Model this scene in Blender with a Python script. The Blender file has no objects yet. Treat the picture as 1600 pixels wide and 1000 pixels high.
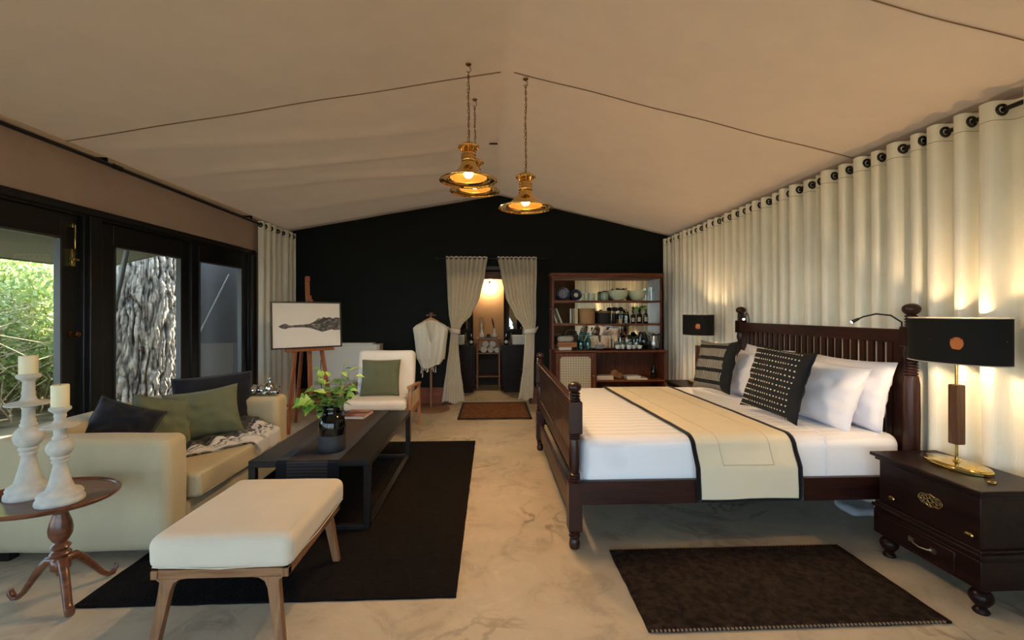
import bpy, math, random
import numpy as np
from mathutils import Vector, Matrix, Euler, noise
PI = math.pi
R = math.radians
random.seed(7)
SC = bpy.context.scene
COL = SC.collection

# ------------------------------------------------------------------ camera
cam_d = bpy.data.cameras.new('camera')
cam = bpy.data.objects.new('camera', cam_d)
COL.objects.link(cam)
cam_d.sensor_width = 36.0
cam_d.lens = 711.0 / 1600.0 * 36.0
cam_d.shift_y = -13.0 / 1600.0
cam_d.clip_start = 0.05
cam_d.clip_end = 200
cam.location = (0, 0, 1.46)
cam.rotation_euler = (PI / 2, 0, -math.atan(32 / 711))
SC.camera = cam

# ------------------------------------------------------------------ world, sun, exposure
W = bpy.data.worlds.new('world')
SC.world = W
W.use_nodes = True
nt = W.node_tree
bg = nt.nodes['Background']
sky = nt.nodes.new('ShaderNodeTexSky')
sky.sky_type = 'HOSEK_WILKIE'
sky.turbidity = 4.0
sky.ground_albedo = 0.3
sky.sun_direction = Vector((0.7, 0.85, 0.7)).normalized()
hz = nt.nodes.new('ShaderNodeMix'); hz.data_type = 'RGBA'; hz.inputs[0].default_value = .45
nt.links.new(sky.outputs[0], hz.inputs[6]); hz.inputs[7].default_value = (.160, .20, .245, 1)      # thin haze veil
nt.links.new(hz.outputs[2], bg.inputs[0])
bg.inputs[1].default_value = 12.5
SUN_W = 20.0
sl = bpy.data.lights.new('sun', 'SUN')
sl.energy = SUN_W
sl.angle = R(3)
sl.color = (1.0, 0.93, 0.80)
so = bpy.data.objects.new('sun', sl)
COL.objects.link(so)
so.rotation_euler = Vector((0.7, 0.85, 0.7)).to_track_quat('Z', 'Y').to_euler()
so.location = (6, -2, 9)
SC.view_settings.view_transform = 'Standard'
SC.view_settings.look = 'None'
SC.view_settings.gamma = 1.0
SC.view_settings.use_curve_mapping = False
SC.view_settings.exposure = 1.1
SC.cycles.use_denoising = True
SC.cycles.max_bounces = 10
SC.cycles.diffuse_bounces = 6
SC.cycles.transparent_max_bounces = 16
PEND_L, LAMP_L, BATH_L, READ_L = 435.0, 250.0, 290.0, 60.0   # radiance of the bulbs

# ------------------------------------------------------------------ mesh helpers
class MB:
    def __init__(s):
        s.v = []; s.f = []
    def add(s, vs, fs):
        n = len(s.v); s.v += [tuple(v) for v in vs]; s.f += [tuple(i + n for i in f) for f in fs]; return s
    def box(s, x0, x1, y0, y1, z0, z1, m=None):
        vs = [Vector(p) for p in ((x0,y0,z0),(x1,y0,z0),(x1,y1,z0),(x0,y1,z0),(x0,y0,z1),(x1,y0,z1),(x1,y1,z1),(x0,y1,z1))]
        if m: vs = [m @ v for v in vs]
        return s.add(vs, ((0,3,2,1),(4,5,6,7),(0,1,5,4),(1,2,6,5),(2,3,7,6),(3,0,4,7)))
    def cbox(s, c, d, rz=0, m=None):
        M = Matrix.Translation(c) @ Matrix.Rotation(rz, 4, 'Z')
        if m: M = M @ m
        return s.box(-d[0]/2, d[0]/2, -d[1]/2, d[1]/2, -d[2]/2, d[2]/2, M)
    def bar(s, a, b, w, h, up=(0,0,1), w2=None, h2=None):
        a = Vector(a); b = Vector(b); d = (b - a).normalized(); up = Vector(up)
        x = d.cross(up)
        if x.length < 1e-4: x = d.cross(Vector((0,1,0)))
        x.normalize(); y = x.cross(d).normalized()
        w2 = w if w2 is None else w2; h2 = h if h2 is None else h2
        vs = []
        for p, ww, hh in ((a, w, h), (b, w2, h2)):
            vs += [p - x*ww/2 - y*hh/2, p + x*ww/2 - y*hh/2, p + x*ww/2 + y*hh/2, p - x*ww/2 + y*hh/2]
        return s.add(vs, ((0,3,2,1),(4,5,6,7),(0,1,5,4),(1,2,6,5),(2,3,7,6),(3,0,4,7)))
    def lathe(s, prof, c=(0,0,0), seg=20, sx=1, sy=1, m=None, cap=True):
        vs = []; fs = []
        for r, z in prof:
            for k in range(seg):
                a = 2*PI*k/seg
                p = Vector((r*math.cos(a)*sx, r*math.sin(a)*sy, z))
                if m: p = m @ p
                vs.append(p + Vector(c))
        n = len(prof)
        for i in range(n-1):
            for k in range(seg):
                k2 = (k+1) % seg
                fs.append((i*seg+k, i*seg+k2, (i+1)*seg+k2, (i+1)*seg+k))
        if cap:
            fs.append(tuple(range(seg))[::-1]); fs.append(tuple((n-1)*seg+k for k in range(seg)))
        return s.add(vs, fs)
    def sq(s, prof, c=(0,0,0), m=None):          # square section
        k = math.sqrt(2)
        return s.lathe([(r*k, z) for r, z in prof], c, 4, m=Matrix.Rotation(PI/4, 4, 'Z') if m is None else m)
    def tube(s, pts, r, seg=8, closed=False, cap=True):
        pts = [Vector(p) for p in pts]; n = len(pts); vs = []; fs = []
        rr = r if isinstance(r, (list, tuple)) else [r]*n
        ref = None
        for i, p in enumerate(pts):
            if closed: t = pts[(i+1) % n] - pts[i-1]
            else: t = pts[min(i+1, n-1)] - pts[max(i-1, 0)]
            t.normalize()
            if ref is None:
                ref = t.orthogonal().normalized()
            else:
                ref = (ref - t*ref.dot(t)).normalized()
            b = t.cross(ref)
            for k in range(seg):
                a = 2*PI*k/seg
                vs.append(p + (ref*math.cos(a) + b*math.sin(a))*rr[i])
        for i in range(n if closed else n-1):
            j = (i+1) % n
            for k in range(seg):
                k2 = (k+1) % seg
                fs.append((i*seg+k, i*seg+k2, j*seg+k2, j*seg+k))
        if cap and not closed:
            fs.append(tuple(range(seg))[::-1]); fs.append(tuple((n-1)*seg+k for k in range(seg)))
        return s.add(vs, fs)
    def torus(s, c, Rr, r, seg=20, s2=8, m=None):
        M = m or Matrix()
        return s.tube([Vector(c) + (M @ Vector((Rr*math.cos(2*PI*k/seg), Rr*math.sin(2*PI*k/seg), 0))) for k in range(seg)], r, s2, True)
    def grid(s, fn, nu, nv, flip=False):
        vs = [fn(i/nu, j/nv) for j in range(nv+1) for i in range(nu+1)]
        fs = []
        for j in range(nv):
            for i in range(nu):
                a = j*(nu+1)+i
                q = (a, a+1, a+nu+2, a+nu+1)
                fs.append(q[::-1] if flip else q)
        return s.add(vs, fs)
    def prism(s, poly, z0, z1, m=None):           # polygon in local xy extruded in z
        n = len(poly)
        vs = [Vector((x, y, z0)) for x, y in poly] + [Vector((x, y, z1)) for x, y in poly]
        if m: vs = [m @ v for v in vs]
        fs = [tuple(range(n))[::-1], tuple(range(n, 2*n))] + [(i, (i+1) % n, n+(i+1) % n, n+i) for i in range(n)]
        return s.add(vs, fs)
    def sphere(s, c, r, seg=16, rings=10, sz=1):
        return s.lathe([(r*math.sin(PI*(i+.02)/(rings+.04)), -r*sz*math.cos(PI*(i+.02)/(rings+.04))) for i in range(rings+1)], c, seg)
    def mesh(s, name, mat=None, smooth=True):
        me = bpy.data.meshes.new(name)
        me.from_pydata([tuple(v) for v in s.v], [], s.f)
        me.update()
        if mat: me.materials.append(mat)
        if smooth: me.shade_smooth()
        return me

def obj(name, mb, mat, parent=None, smooth=False, bevel=0, seg=2, sub=0, solid=0, auto=40, label=None, kind=None, world=False):
    """one mesh object; world=True: the shape is given in world coordinates under a parent"""
    if isinstance(mb, MB):
        if world and parent is not None:
            q = parent; off = Vector((0,0,0))
            while q is not None:
                off += q.location; q = q.parent
            mb.v = [(v[0]-off.x, v[1]-off.y, v[2]-off.z) for v in mb.v]
        me = mb.mesh(name, mat, smooth)
    else:
        me = mb
    o = bpy.data.objects.new(name, me)
    COL.objects.link(o)
    if parent is not None: o.parent = parent
    if solid:
        md = o.modifiers.new('solid', 'SOLIDIFY'); md.thickness = solid; md.offset = 0
    if bevel:
        md = o.modifiers.new('bevel', 'BEVEL'); md.width = bevel; md.segments = seg; md.limit_method = 'ANGLE'; md.angle_limit = R(auto)
        md.harden_normals = False
        me.shade_smooth()
        me.set_sharp_from_angle(angle=R(auto))
    elif smooth:
        me.set_sharp_from_angle(angle=R(auto))
    if sub:
        md = o.modifiers.new('sub', 'SUBSURF'); md.levels = sub; md.render_levels = sub
    if label: o['label'] = label
    if kind: o['kind'] = kind
    return o

def thing(name, label, cat, loc=(0,0,0), rz=0, group=None, rot=None):
    o = bpy.data.objects.new(name, None); COL.objects.link(o)
    o.empty_display_size = .05
    o.location = loc; o.rotation_euler = rot or (0,0,rz)
    o['label'] = label; o['category'] = cat
    if group: o['group'] = group
    return o
def tag(o, label, cat, group=None):
    o['label'] = label; o['category'] = cat
    if group: o['group'] = group
    return o
def struct(name, mb, mat, parent=None, **k):
    o = obj(name, mb, mat, parent, **k)
    if parent is None: o['kind'] = 'structure'
    return o
def dup(root, loc=None, rz=None, label=None, cat=None, group=None):
    r = root.copy(); COL.objects.link(r)
    if loc is not None: r.location = loc
    if rz is not None: r.rotation_euler = (0,0,rz)
    if label: r['label'] = label
    if group: r['group'] = group
    for ch in list(root.children):
        c = ch.copy(); COL.objects.link(c); c.parent = r
        for g in list(ch.children):
            d = g.copy(); COL.objects.link(d); d.parent = c
    return r

# ------------------------------------------------------------------ materials
def lin(c):
    return tuple(((x/255)/12.92 if x/255 <= .04045 else ((x/255+.055)/1.055)**2.4) for x in c) + (1,)
MATS = {}
def base(name):
    m = bpy.data.materials.new(name); m.use_nodes = True
    return m, m.node_tree, m.node_tree.nodes['Principled BSDF']
def N(t, kind, **k):
    n = t.nodes.new(kind)
    for a, b in k.items():
        if a.startswith('i_'):
            n.inputs[a[2:].replace('_', ' ')].default_value = b
        else: setattr(n, a, b)
    return n
def mp(t, scale=(1,1,1), rot=(0,0,0)):
    tc = N(t, 'ShaderNodeTexCoord'); m = N(t, 'ShaderNodeMapping')
    m.inputs['Scale'].default_value = scale; m.inputs['Rotation'].default_value = rot
    t.links.new(tc.outputs['Object'], m.inputs[0]); return m.outputs[0]
def mix(t, fac, a, b):
    n = N(t, 'ShaderNodeMix', data_type='RGBA')
    if isinstance(fac, float): n.inputs[0].default_value = fac
    else: t.links.new(fac, n.inputs[0])
    for k, x in ((6, a), (7, b)):
        if isinstance(x, tuple): n.inputs[k].default_value = x
        else: t.links.new(x, n.inputs[k])
    return n.outputs[2]
def bump(t, b, h, strength=.3, dist=.01):
    n = N(t, 'ShaderNodeBump'); n.inputs['Strength'].default_value = strength; n.inputs['Distance'].default_value = dist
    t.links.new(h, n.inputs['Height']); t.links.new(n.outputs[0], b.inputs['Normal']); return n
def ramp(t, f, stops):
    n = N(t, 'ShaderNodeValToRGB'); e = n.color_ramp.elements
    e[0].position, e[0].color = stops[0]; e[1].position, e[1].color = stops[-1]
    for p, c in stops[1:-1]:
        q = e.new(p); q.color = c
    t.links.new(f, n.inputs[0]); return n.outputs[0]
def plain(name, c, rough=.5, metal=0, var=.08, scale=8, bmp=0, bscale=80, spec=.5, sheen=0, coat=0, stretch=(1,1,1)):
    m, t, b = base(name)
    c = lin(c)
    v = mp(t, stretch)
    n = N(t, 'ShaderNodeTexNoise'); n.inputs['Scale'].default_value = scale; n.inputs['Detail'].default_value = 4
    t.links.new(v, n.inputs[0])
    lo = tuple(x*(1-var*2) for x in c[:3]) + (1,); hi = tuple(min(1, x*(1+var)) for x in c[:3]) + (1,)
    t.links.new(mix(t, n.outputs[0], lo, hi), b.inputs['Base Color'])
    b.inputs['Roughness'].default_value = rough; b.inputs['Metallic'].default_value = metal
    b.inputs['Specular IOR Level'].default_value = spec
    b.inputs['Sheen Weight'].default_value = sheen; b.inputs['Coat Weight'].default_value = coat
    if bmp:
        n2 = N(t, 'ShaderNodeTexNoise'); n2.inputs['Scale'].default_value = bscale; n2.inputs['Detail'].default_value = 3
        t.links.new(v, n2.inputs[0]); bump(t, b, n2.outputs[0], bmp, .004)
    return m
def fabric(name, c, rough=.9, thread=350, bmp=.35, var=.06, sheen=.15, trans=0.0):
    m, t, b = base(name); c = lin(c)
    v = mp(t)
    w1 = N(t, 'ShaderNodeTexWave', bands_direction='X'); w2 = N(t, 'ShaderNodeTexWave', bands_direction='Z'); w3 = N(t, 'ShaderNodeTexWave', bands_direction='Y')
    for w in (w1, w2, w3):
        w.inputs['Scale'].default_value = thread/6; w.inputs['Distortion'].default_value = 1.5; w.inputs['Detail'].default_value = 1; t.links.new(v, w.inputs[0])
    a = N(t, 'ShaderNodeMath', operation='ADD'); t.links.new(w1.outputs[1], a.inputs[0]); t.links.new(w2.outputs[1], a.inputs[1])
    a2 = N(t, 'ShaderNodeMath', operation='ADD'); t.links.new(a.outputs[0], a2.inputs[0]); t.links.new(w3.outputs[1], a2.inputs[1])
    n = N(t, 'ShaderNodeTexNoise'); n.inputs['Scale'].default_value = 5; n.inputs['Detail'].default_value = 5; t.links.new(v, n.inputs[0])
    lo = tuple(x*(1-2*var) for x in c[:3])+(1,); hi = tuple(min(1, x*(1+var)) for x in c[:3])+(1,)
    t.links.new(mix(t, n.outputs[0], lo, hi), b.inputs['Base Color'])
    b.inputs['Roughness'].default_value = rough; b.inputs['Sheen Weight'].default_value = sheen; b.inputs['Specular IOR Level'].default_value = .2
    bump(t, b, a2.outputs[0], bmp, .0012)
    if trans:
        tr = N(t, 'ShaderNodeBsdfTranslucent'); tr.inputs[0].default_value = c
        ms = N(t, 'ShaderNodeMixShader'); ms.inputs[0].default_value = trans
        t.links.new(b.outputs[0], ms.inputs[1]); t.links.new(tr.outputs[0], ms.inputs[2])
        t.links.new(ms.outputs[0], t.nodes['Material Output'].inputs[0])
    return m
def wood(name, c1, c2, rough=.35, axis='X', scale=1.0, coat=0.0):
    m, t, b = base(name)
    st = {'X': (1.2, 14, 14), 'Y': (14, 1.2, 14), 'Z': (14, 14, 1.2)}[axis]
    v = mp(t, tuple(x*scale for x in st))
    n = N(t, 'ShaderNodeTexNoise'); n.inputs['Scale'].default_value = 2.2; n.inputs['Detail'].default_value = 7; n.inputs['Distortion'].default_value = 1.2
    t.links.new(v, n.inputs[0])
    t.links.new(ramp(t, n.outputs[0], [(.32, lin(c1)), (.68, lin(c2))]), b.inputs['Base Color'])
    b.inputs['Roughness'].default_value = rough; b.inputs['Coat Weight'].default_value = coat; b.inputs['Coat Roughness'].default_value = .15; b.inputs['Specular IOR Level'].default_value = .15 if 'chest' in name else .35
    bump(t, b, n.outputs[0], .12, .002)
    return m
def emis(name, c, s):
    m = bpy.data.materials.new(name); m.use_nodes = True; t = m.node_tree
    t.nodes.remove(t.nodes['Principled BSDF']); e = N(t, 'ShaderNodeEmission')
    e.inputs[0].default_value = c; e.inputs[1].default_value = s
    t.links.new(e.outputs[0], t.nodes['Material Output'].inputs[0]); return m
def glass(name, tint=(1,1,1,1), ior=1.45, gl=1.0, rough=0.0):
    m = bpy.data.materials.new(name); m.use_nodes = True; t = m.node_tree
    t.nodes.remove(t.nodes['Principled BSDF'])
    tr = N(t, 'ShaderNodeBsdfTransparent'); tr.inputs[0].default_value = tint
    g = N(t, 'ShaderNodeBsdfGlossy'); g.inputs['Roughness'].default_value = rough; g.inputs[0].default_value = (gl, gl, gl, 1)
    f = N(t, 'ShaderNodeFresnel'); ge = N(t, 'ShaderNodeNewGeometry')
    mr = N(t, 'ShaderNodeMapRange'); mr.inputs['To Min'].default_value = ior; mr.inputs['To Max'].default_value = 1/ior
    t.links.new(ge.outputs['Backfacing'], mr.inputs['Value']); t.links.new(mr.outputs[0], f.inputs[0])
    ms = N(t, 'ShaderNodeMixShader'); t.links.new(f.outputs[0], ms.inputs[0]); t.links.new(tr.outputs[0], ms.inputs[1]); t.links.new(g.outputs[0], ms.inputs[2])
    t.links.new(ms.outputs[0], t.nodes['Material Output'].inputs[0]); return m
def metal(name, c, rough=.2, var=.05):
    return plain(name, c, rough, 1.0, var, 12)

M_canvas = fabric('canvas_ceiling', (212, 189, 163), bmp=.15, thread=200, var=.05, trans=.013)
M_canvas_wall = fabric('canvas_wall', (178, 154, 140), bmp=.15, thread=200, var=.05)
M_black_wall = plain('black_wall', (23, 27, 27), .85, spec=.2, var=.1, bmp=.15, bscale=30)
M_blackframe = plain('black_frame_paint', (12, 12, 14), .38, var=.1, bmp=.05)
M_dark = plain('dark_metal', (14, 14, 15), .35, var=.1)
M_drape = fabric('drape_linen', (250, 247, 234), trans=.12, thread=260)
M_sheer = fabric('door_curtain_cotton', (236, 230, 216), trans=.25, thread=320)
M_mahog = wood('mahogany', (32, 14, 10), (60, 28, 20), .42, 'Y', coat=.06)
M_mahogx = wood('mahogany_x', (32, 14, 10), (60, 28, 20), .42, 'X', coat=.06)
M_mahogz = wood('mahogany_z', (32, 14, 10), (60, 28, 20), .36, 'Z', coat=.1)
M_chest = wood('dark_stained_chest', (16, 7, 5), (36, 16, 12), .42, 'Y', coat=.08)
M_teak = wood('oiled_teak', (112, 76, 48), (150, 108, 72), .5, 'Z')
M_teakx = wood('oiled_teak_x', (112, 76, 48), (150, 108, 72), .5, 'X')
M_easel = wood('easel_beech', (120, 66, 38), (156, 92, 56), .45, 'Z')
M_cab = wood('cabinet_wood', (84, 44, 26), (124, 70, 42), .42, 'X')
M_cabz = wood('cabinet_wood_z', (70, 36, 22), (110, 60, 36), .42, 'Z')
M_blackwood = wood('ebonised_table', (14, 10, 9), (30, 23, 20), .36, 'Y', coat=.08)
M_pedwood = wood('walnut_pedestal', (80, 44, 28), (120, 74, 50), .3, 'X', coat=.3)
M_linen_sofa = fabric('sofa_linen', (184, 170, 138))
M_cream = fabric('cream_upholstery', (206, 195, 176), bmp=.25)
M_ivory = fabric('armchair_upholstery', (238, 230, 218), bmp=.25)
M_olive = fabric('olive_linen', (98, 103, 80), var=.08)
M_navy = fabric('midnight_linen', (24, 27, 36), var=.1)
M_white_sheet = None
M_brass = metal('polished_brass', (230, 192, 122), .09)
M_brass_hammer = plain('hammered_brass', (226, 186, 116), .16, 1.0, .05, 12, bmp=.5, bscale=45)
M_gold = metal('lamp_brass', (214, 186, 112), .14)
M_steel = metal('brushed_steel', (176, 176, 176), .28)
M_white = plain('white_glaze', (226, 224, 216), .3, var=.03)
M_whiteplastic = plain('white_plastic', (216, 216, 210), .4, var=.03)
M_blk_fab = fabric('black_lampshade_fabric', (20, 20, 21), thread=300)
M_glass = glass('window_glass', (.96, .98, .97, 1), 1.5)
M_clear = glass('clear_glassware', (.93, .96, .95, 1), 1.7)
M_blueglass = glass('aqua_glassware', (.45, .78, .80, 1), 1.7)
M_black_gl = plain('black_glaze', (10, 10, 11), .08, var=.05)
M_black_matte = plain('black_matte', (42, 44, 48), .6, var=.08)
# ------------------------------------------------------------------ setting
XL, XR, YB, YF = -3.15, 2.9, 7.2, -1.2
RX, RZ, EL, ER = 0.12, 3.30, 2.70, 2.665
def zceil(x, y):
    if x < RX:
        t = (RX - x)/(RX - XL); z = RZ + (EL - RZ)*t
    else:
        t = (x - RX)/(XR - RX); z = RZ + (ER - RZ)*t
    s = math.sin(PI*min(1, max(0, t)))
    # cloth sags a little between the seams that carry it
    for a, b in ((-1.2, .6), (.6, 2.05), (2.05, 3.46), (3.46, 5.3), (5.3, 7.2)):
        if a <= y <= b:
            z -= .022*s*math.sin(PI*(y-a)/(b-a))
    if x < RX and y > 3.46:       # drag folds from the ridge down to the left eave
        for k, (y0, y1, w, h) in enumerate(((4.3, 3.75, .10, .020), (4.9, 4.4, .08, .028), (5.7, 4.9, .12, .022), (6.4, 5.9, .15, .02), (6.0, 4.3, .09, .016))):
            yc = y0 + (y1-y0)*t + .06*math.sin(5*t+k)
            z -= h*s**.7*math.exp(-((y-yc)/w)**2)
    if x > RX:
        z -= .010*s*math.exp(-((y-4.6-.4*t)/.25)**2) + .008*s*math.exp(-((y-2.9+.5*t)/.2)**2)
    z += .006*noise.noise(Vector((x*1.3, y*1.3, 0)))*(.3+s)
    return z

m, t, b = base('polished_concrete')
v = mp(t)
n1 = N(t, 'ShaderNodeTexNoise'); n1.inputs['Scale'].default_value = 1.3; n1.inputs['Detail'].default_value = 8; n1.inputs['Distortion'].default_value = .6
n2 = N(t, 'ShaderNodeTexNoise'); n2.inputs['Scale'].default_value = 7; n2.inputs['Detail'].default_value = 8; n2.inputs['Roughness'].default_value = .7
n3 = N(t, 'ShaderNodeTexNoise'); n3.inputs['Scale'].default_value = 1.7; n3.inputs['Detail'].default_value = 9; n3.inputs['Distortion'].default_value = 1.6
for q in (n1, n2, n3): t.links.new(v, q.inputs[0])
c1 = ramp(t, n1.outputs[0], [(.3, lin((142, 130, 112))), (.5, lin((186, 170, 146))), (.7, lin((212, 196, 170)))])
c2 = mix(t, n2.outputs[0], lin((146, 134, 116)), lin((206, 192, 170)))
n6 = N(t, 'ShaderNodeTexNoise'); n6.inputs['Scale'].default_value = 3.2; n6.inputs['Detail'].default_value = 10; n6.inputs['Roughness'].default_value = .72; n6.inputs['Distortion'].default_value = .9; t.links.new(v, n6.inputs[0])
c3 = ramp(t, n6.outputs[0], [(.36, lin((118, 104, 86))), (.47, lin((182, 166, 142))), (.56, lin((190, 175, 150))), (.68, lin((222, 208, 184)))])
cc = mix(t, .34, mix(t, .5, c1, c2), c3)
n4 = N(t, 'ShaderNodeTexNoise'); n4.inputs['Scale'].default_value = .9; n4.inputs['Detail'].default_value = 3; t.links.new(v, n4.inputs[0])
vein = ramp(t, n3.outputs[0], [(.47, (0, 0, 0, 1)), (.497, (.75, .75, .75, 1)), (.503, (.75, .75, .75, 1)), (.545, (0, 0, 0, 1))])
vm = N(t, 'ShaderNodeMath', operation='MULTIPLY'); t.links.new(vein, vm.inputs[0]); t.links.new(ramp(t, n4.outputs[0], [(.48, (0, 0, 0, 1)), (.62, (1, 1, 1, 1))]), vm.inputs[1])
t.links.new(mix(t, vm.outputs[0], cc, lin((104, 90, 74))), b.inputs['Base Color'])
t.links.new(ramp(t, n2.outputs[0], [(.3, (.42,)*3+(1,)), (.7, (.60,)*3+(1,))]), b.inputs['Roughness'])
n5 = N(t, 'ShaderNodeTexNoise'); n5.inputs['Scale'].default_value = 14; n5.inputs['Detail'].default_value = 6; t.links.new(v, n5.inputs[0])
bump(t, b, n5.outputs[0], .18, .004)
M_floor = m
struct('floor', MB().box(XL-.25, XR+.2, YF-.3, 9.3, -.12, 0), M_floor)

cm = MB().grid(lambda u, w: Vector((XL-.02+(XR-XL+.04)*u, YF+(YB-YF)*w, zceil(XL-.02+(XR-XL+.04)*u, YF+(YB-YF)*w))), 128, 170)
struct('ceiling', cm, M_canvas, smooth=True, auto=80)
# unseen overhang added behind the camera to cut daylight through the rear opening
struct('trim_11', MB().grid(lambda u, w: Vector((XL+(XR-XL)*u, YF-.12-1.35*w, 2.62-.12*w-.04*math.sin(PI*u))), 12, 3), M_canvas_wall, solid=.01)
M_seam = plain('seam_thread', (150, 120, 90), .9)
for k, ys in enumerate((3.46, 2.05, .6, 5.3)):
    sb = MB()
    for xa, xb in ((XL+.02, RX-.05), (RX+.05, XR-.02)):
        n = 40
        pts = [Vector((xa+(xb-xa)*i/n, ys+.004*math.sin(i*.5), zceil(xa+(xb-xa)*i/n, ys)-.007)) for i in range(n+1)]
        for i in range(n): sb.bar(pts[i], pts[i+1], .009 if k == 0 else .005, .004)
    if k != 3: struct('trim_%d' % (k+1), sb, M_seam)
# small ceiling marks where ties pass through the cloth
M_tie = plain('tie_patch', (70, 50, 36), .8)
for k, (x, y) in enumerate(((.02, 4.9), (1.65, 3.0), (1.9, 4.0))):
    if k == 0: struct('trim_4', MB().cbox((x, y, zceil(x, y)-.008), (.09, .03, .008)), M_tie)

TZ = Matrix.Rotation(PI/2, 4, 'X')
def wallxz(poly, y0, y1):
    return MB().prism([(x, z) for x, z in poly], -y1, -y0, TZ)
struct('wall_back', wallxz([(XL-.1, 0), (-.62, 0), (-.62, 2.14), (.62, 2.14), (.62, 0), (XR+.1, 0), (XR+.1, 2.74), (RX, 3.42), (XL-.1, 2.78)], YB, YB+.12), M_black_wall)
M_bb = wood('skirting_wood', (92, 50, 34), (124, 70, 48), .5, 'X')
struct('baseboard_back', MB().box(XL, -.63, YB-.03, YB, 0, .27).box(.63, XR, YB-.03, YB, 0, .27), M_bb, bevel=.004)

# left side: canvas band, black glazed doors
struct('wall_left', MB().box(XL-.06, XL, YF, YB, 2.24, 2.80).box(XL-.12, XL-.02, 6.2, YB, 0, 2.24), M_canvas_wall)
struct('trim_5', MB().box(XL-.07, XL+.02, YF, 6.2, 2.19, 2.27).box(XL-.06, XL+.035, YF, 6.2, 2.21, 2.235), M_blackframe, bevel=.004)
struct('trim_6', MB().box(XL-.08, XL+.03, 3.63, 3.80, 0, 2.2).box(XL-.04, XL+.055, 3.66, 3.77, 0, 2.2), M_blackframe, bevel=.006)
struct('trim_7', MB().box(XL-.08, XL+.03, 5.99, 6.2, 0, 2.2).box(XL-.04, XL+.05, 6.03, 6.1, 0, 2.2), M_blackframe, bevel=.006)
def leaf(name, y0, y1, gy0, gy1, x=XL-.03, off=0):
    f = MB()
    f.box(x-.025+off, x+.025+off, y0, gy0, .0, 2.19).box(x-.025+off, x+.025+off, gy1, y1, .0, 2.19)
    f.box(x-.025+off, x+.025+off, gy0, gy1, .0, .22).box(x-.025+off, x+.025+off, gy0, gy1, 2.01, 2.19)
    fr = struct(name, f, M_blackframe, bevel=.005)
    b_ = MB()
    for a, c in ((gy0, gy0+.014), (gy1-.014, gy1)): b_.box(x-.012+off, x+.034+off, a, c, .22, 2.01)
    b_.box(x-.012+off, x+.034+off, gy0, gy1, .22, .234).box(x-.012+off, x+.034+off, gy0, gy1, 1.996, 2.01)
    obj('glazing_bead', b_, plain('bead_grey', (58, 64, 66), .4) if 'bead_grey' not in MATS else MATS['bead_grey'], fr)
    obj('pane', MB().box(x-.003+off, x+.003+off, gy0+.005, gy1-.005, .225, 2.005), M_glass, fr)
    return fr
d1 = leaf('door_1', 2.32, 3.62, 2.45, 3.48)
d2 = leaf('door_2', 3.81, 4.90, 3.95, 4.77)
d3 = leaf('door_3', 4.92, 5.98, 5.04, 5.87, off=.012)
leaf('door_4', .75, 2.31, .88, 2.2)
leaf('door_5', -1.15, .74, -1.02, .62)
# hardware of the near door
hb = MB().tube([(XL+.028, 3.56, 1.93), (XL+.028, 3.56, 2.11)], .005, 8)
hb.box(XL-.004, XL+.018, 3.545, 3.575, 1.80, 1.93).cbox((XL+.03, 3.56, 1.85), (.02, .05, .016)).box(XL-.004, XL+.02, 3.548, 3.572, 2.09, 2.12)
obj('door_bolt', hb, M_gold, d1, bevel=.002, label='brass sliding bolt')
obj('door_knob', MB().lathe([(.022, 0), (.022, .006), (.009, .01), (.009, .035), (.02, .045), (.021, .055), (.012, .064)], (0,0,0), 14, m=Matrix.Translation((XL-.005, 3.56, 1.29)) @ Matrix.Rotation(PI/2, 4, 'Y')), plain('aged_bronze', (120, 78, 44), .3, 1.0), d1, smooth=True, label='aged bronze knob')

# right side: canvas behind the drapes; rear wall with a wide glazed opening
struct('wall_right', MB().box(XR, XR+.06, YF, YB, 0, 2.74), M_canvas_wall)
M_rear = wood('rear_panelling', (50, 32, 22), (84, 56, 38), .6, 'Z')
struct('wall_rear', wallxz([(XL-.1, 0), (-2.95, 0), (-2.95, 2.25), (1.75, 2.25), (1.75, 0), (XR+.1, 0), (XR+.1, 2.74), (RX, 3.42), (XL-.1, 2.78)], YF-.12, YF), M_rear)
fb = MB()
for x in (-2.95, -1.38, .19, 1.70): fb.box(x, x+.06, YF-.1, YF-.02, 0, 2.25)
fb.box(-2.95, 1.75, YF-.1, YF-.02, 2.18, 2.25).box(-2.95, 1.75, YF-.1, YF-.02, 0, .1)
wr = struct('window_1', fb, M_blackframe, bevel=.004)
for x in (-2.89, -1.32, .25): obj('pane', MB().box(x, x+1.45, YF-.063, YF-.057, .1, 2.18), M_glass, wr)

# bathroom beyond the doorway
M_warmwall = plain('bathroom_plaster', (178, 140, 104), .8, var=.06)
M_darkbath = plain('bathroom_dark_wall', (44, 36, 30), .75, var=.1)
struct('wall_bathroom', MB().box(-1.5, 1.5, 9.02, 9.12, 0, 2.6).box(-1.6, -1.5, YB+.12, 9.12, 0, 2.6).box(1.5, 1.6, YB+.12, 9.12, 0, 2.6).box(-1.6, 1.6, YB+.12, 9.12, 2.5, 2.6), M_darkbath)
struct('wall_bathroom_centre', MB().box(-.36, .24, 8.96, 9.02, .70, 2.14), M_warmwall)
struct('trim_8', MB().box(-.62, .62, 7.5, 7.62, 2.0, 2.12).box(-.38, .27, 8.90, 9.0, 2.1, 2.2), M_cab, bevel=.005)
struct('trim_9', MB().box(-.66, -.6, YB-.01, YB+.13, 0, 2.17).box(.6, .66, YB-.01, YB+.13, 0, 2.17).box(-.66, .66, YB-.01, YB+.13, 2.12, 2.18), M_blackframe, bevel=.004)

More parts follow.
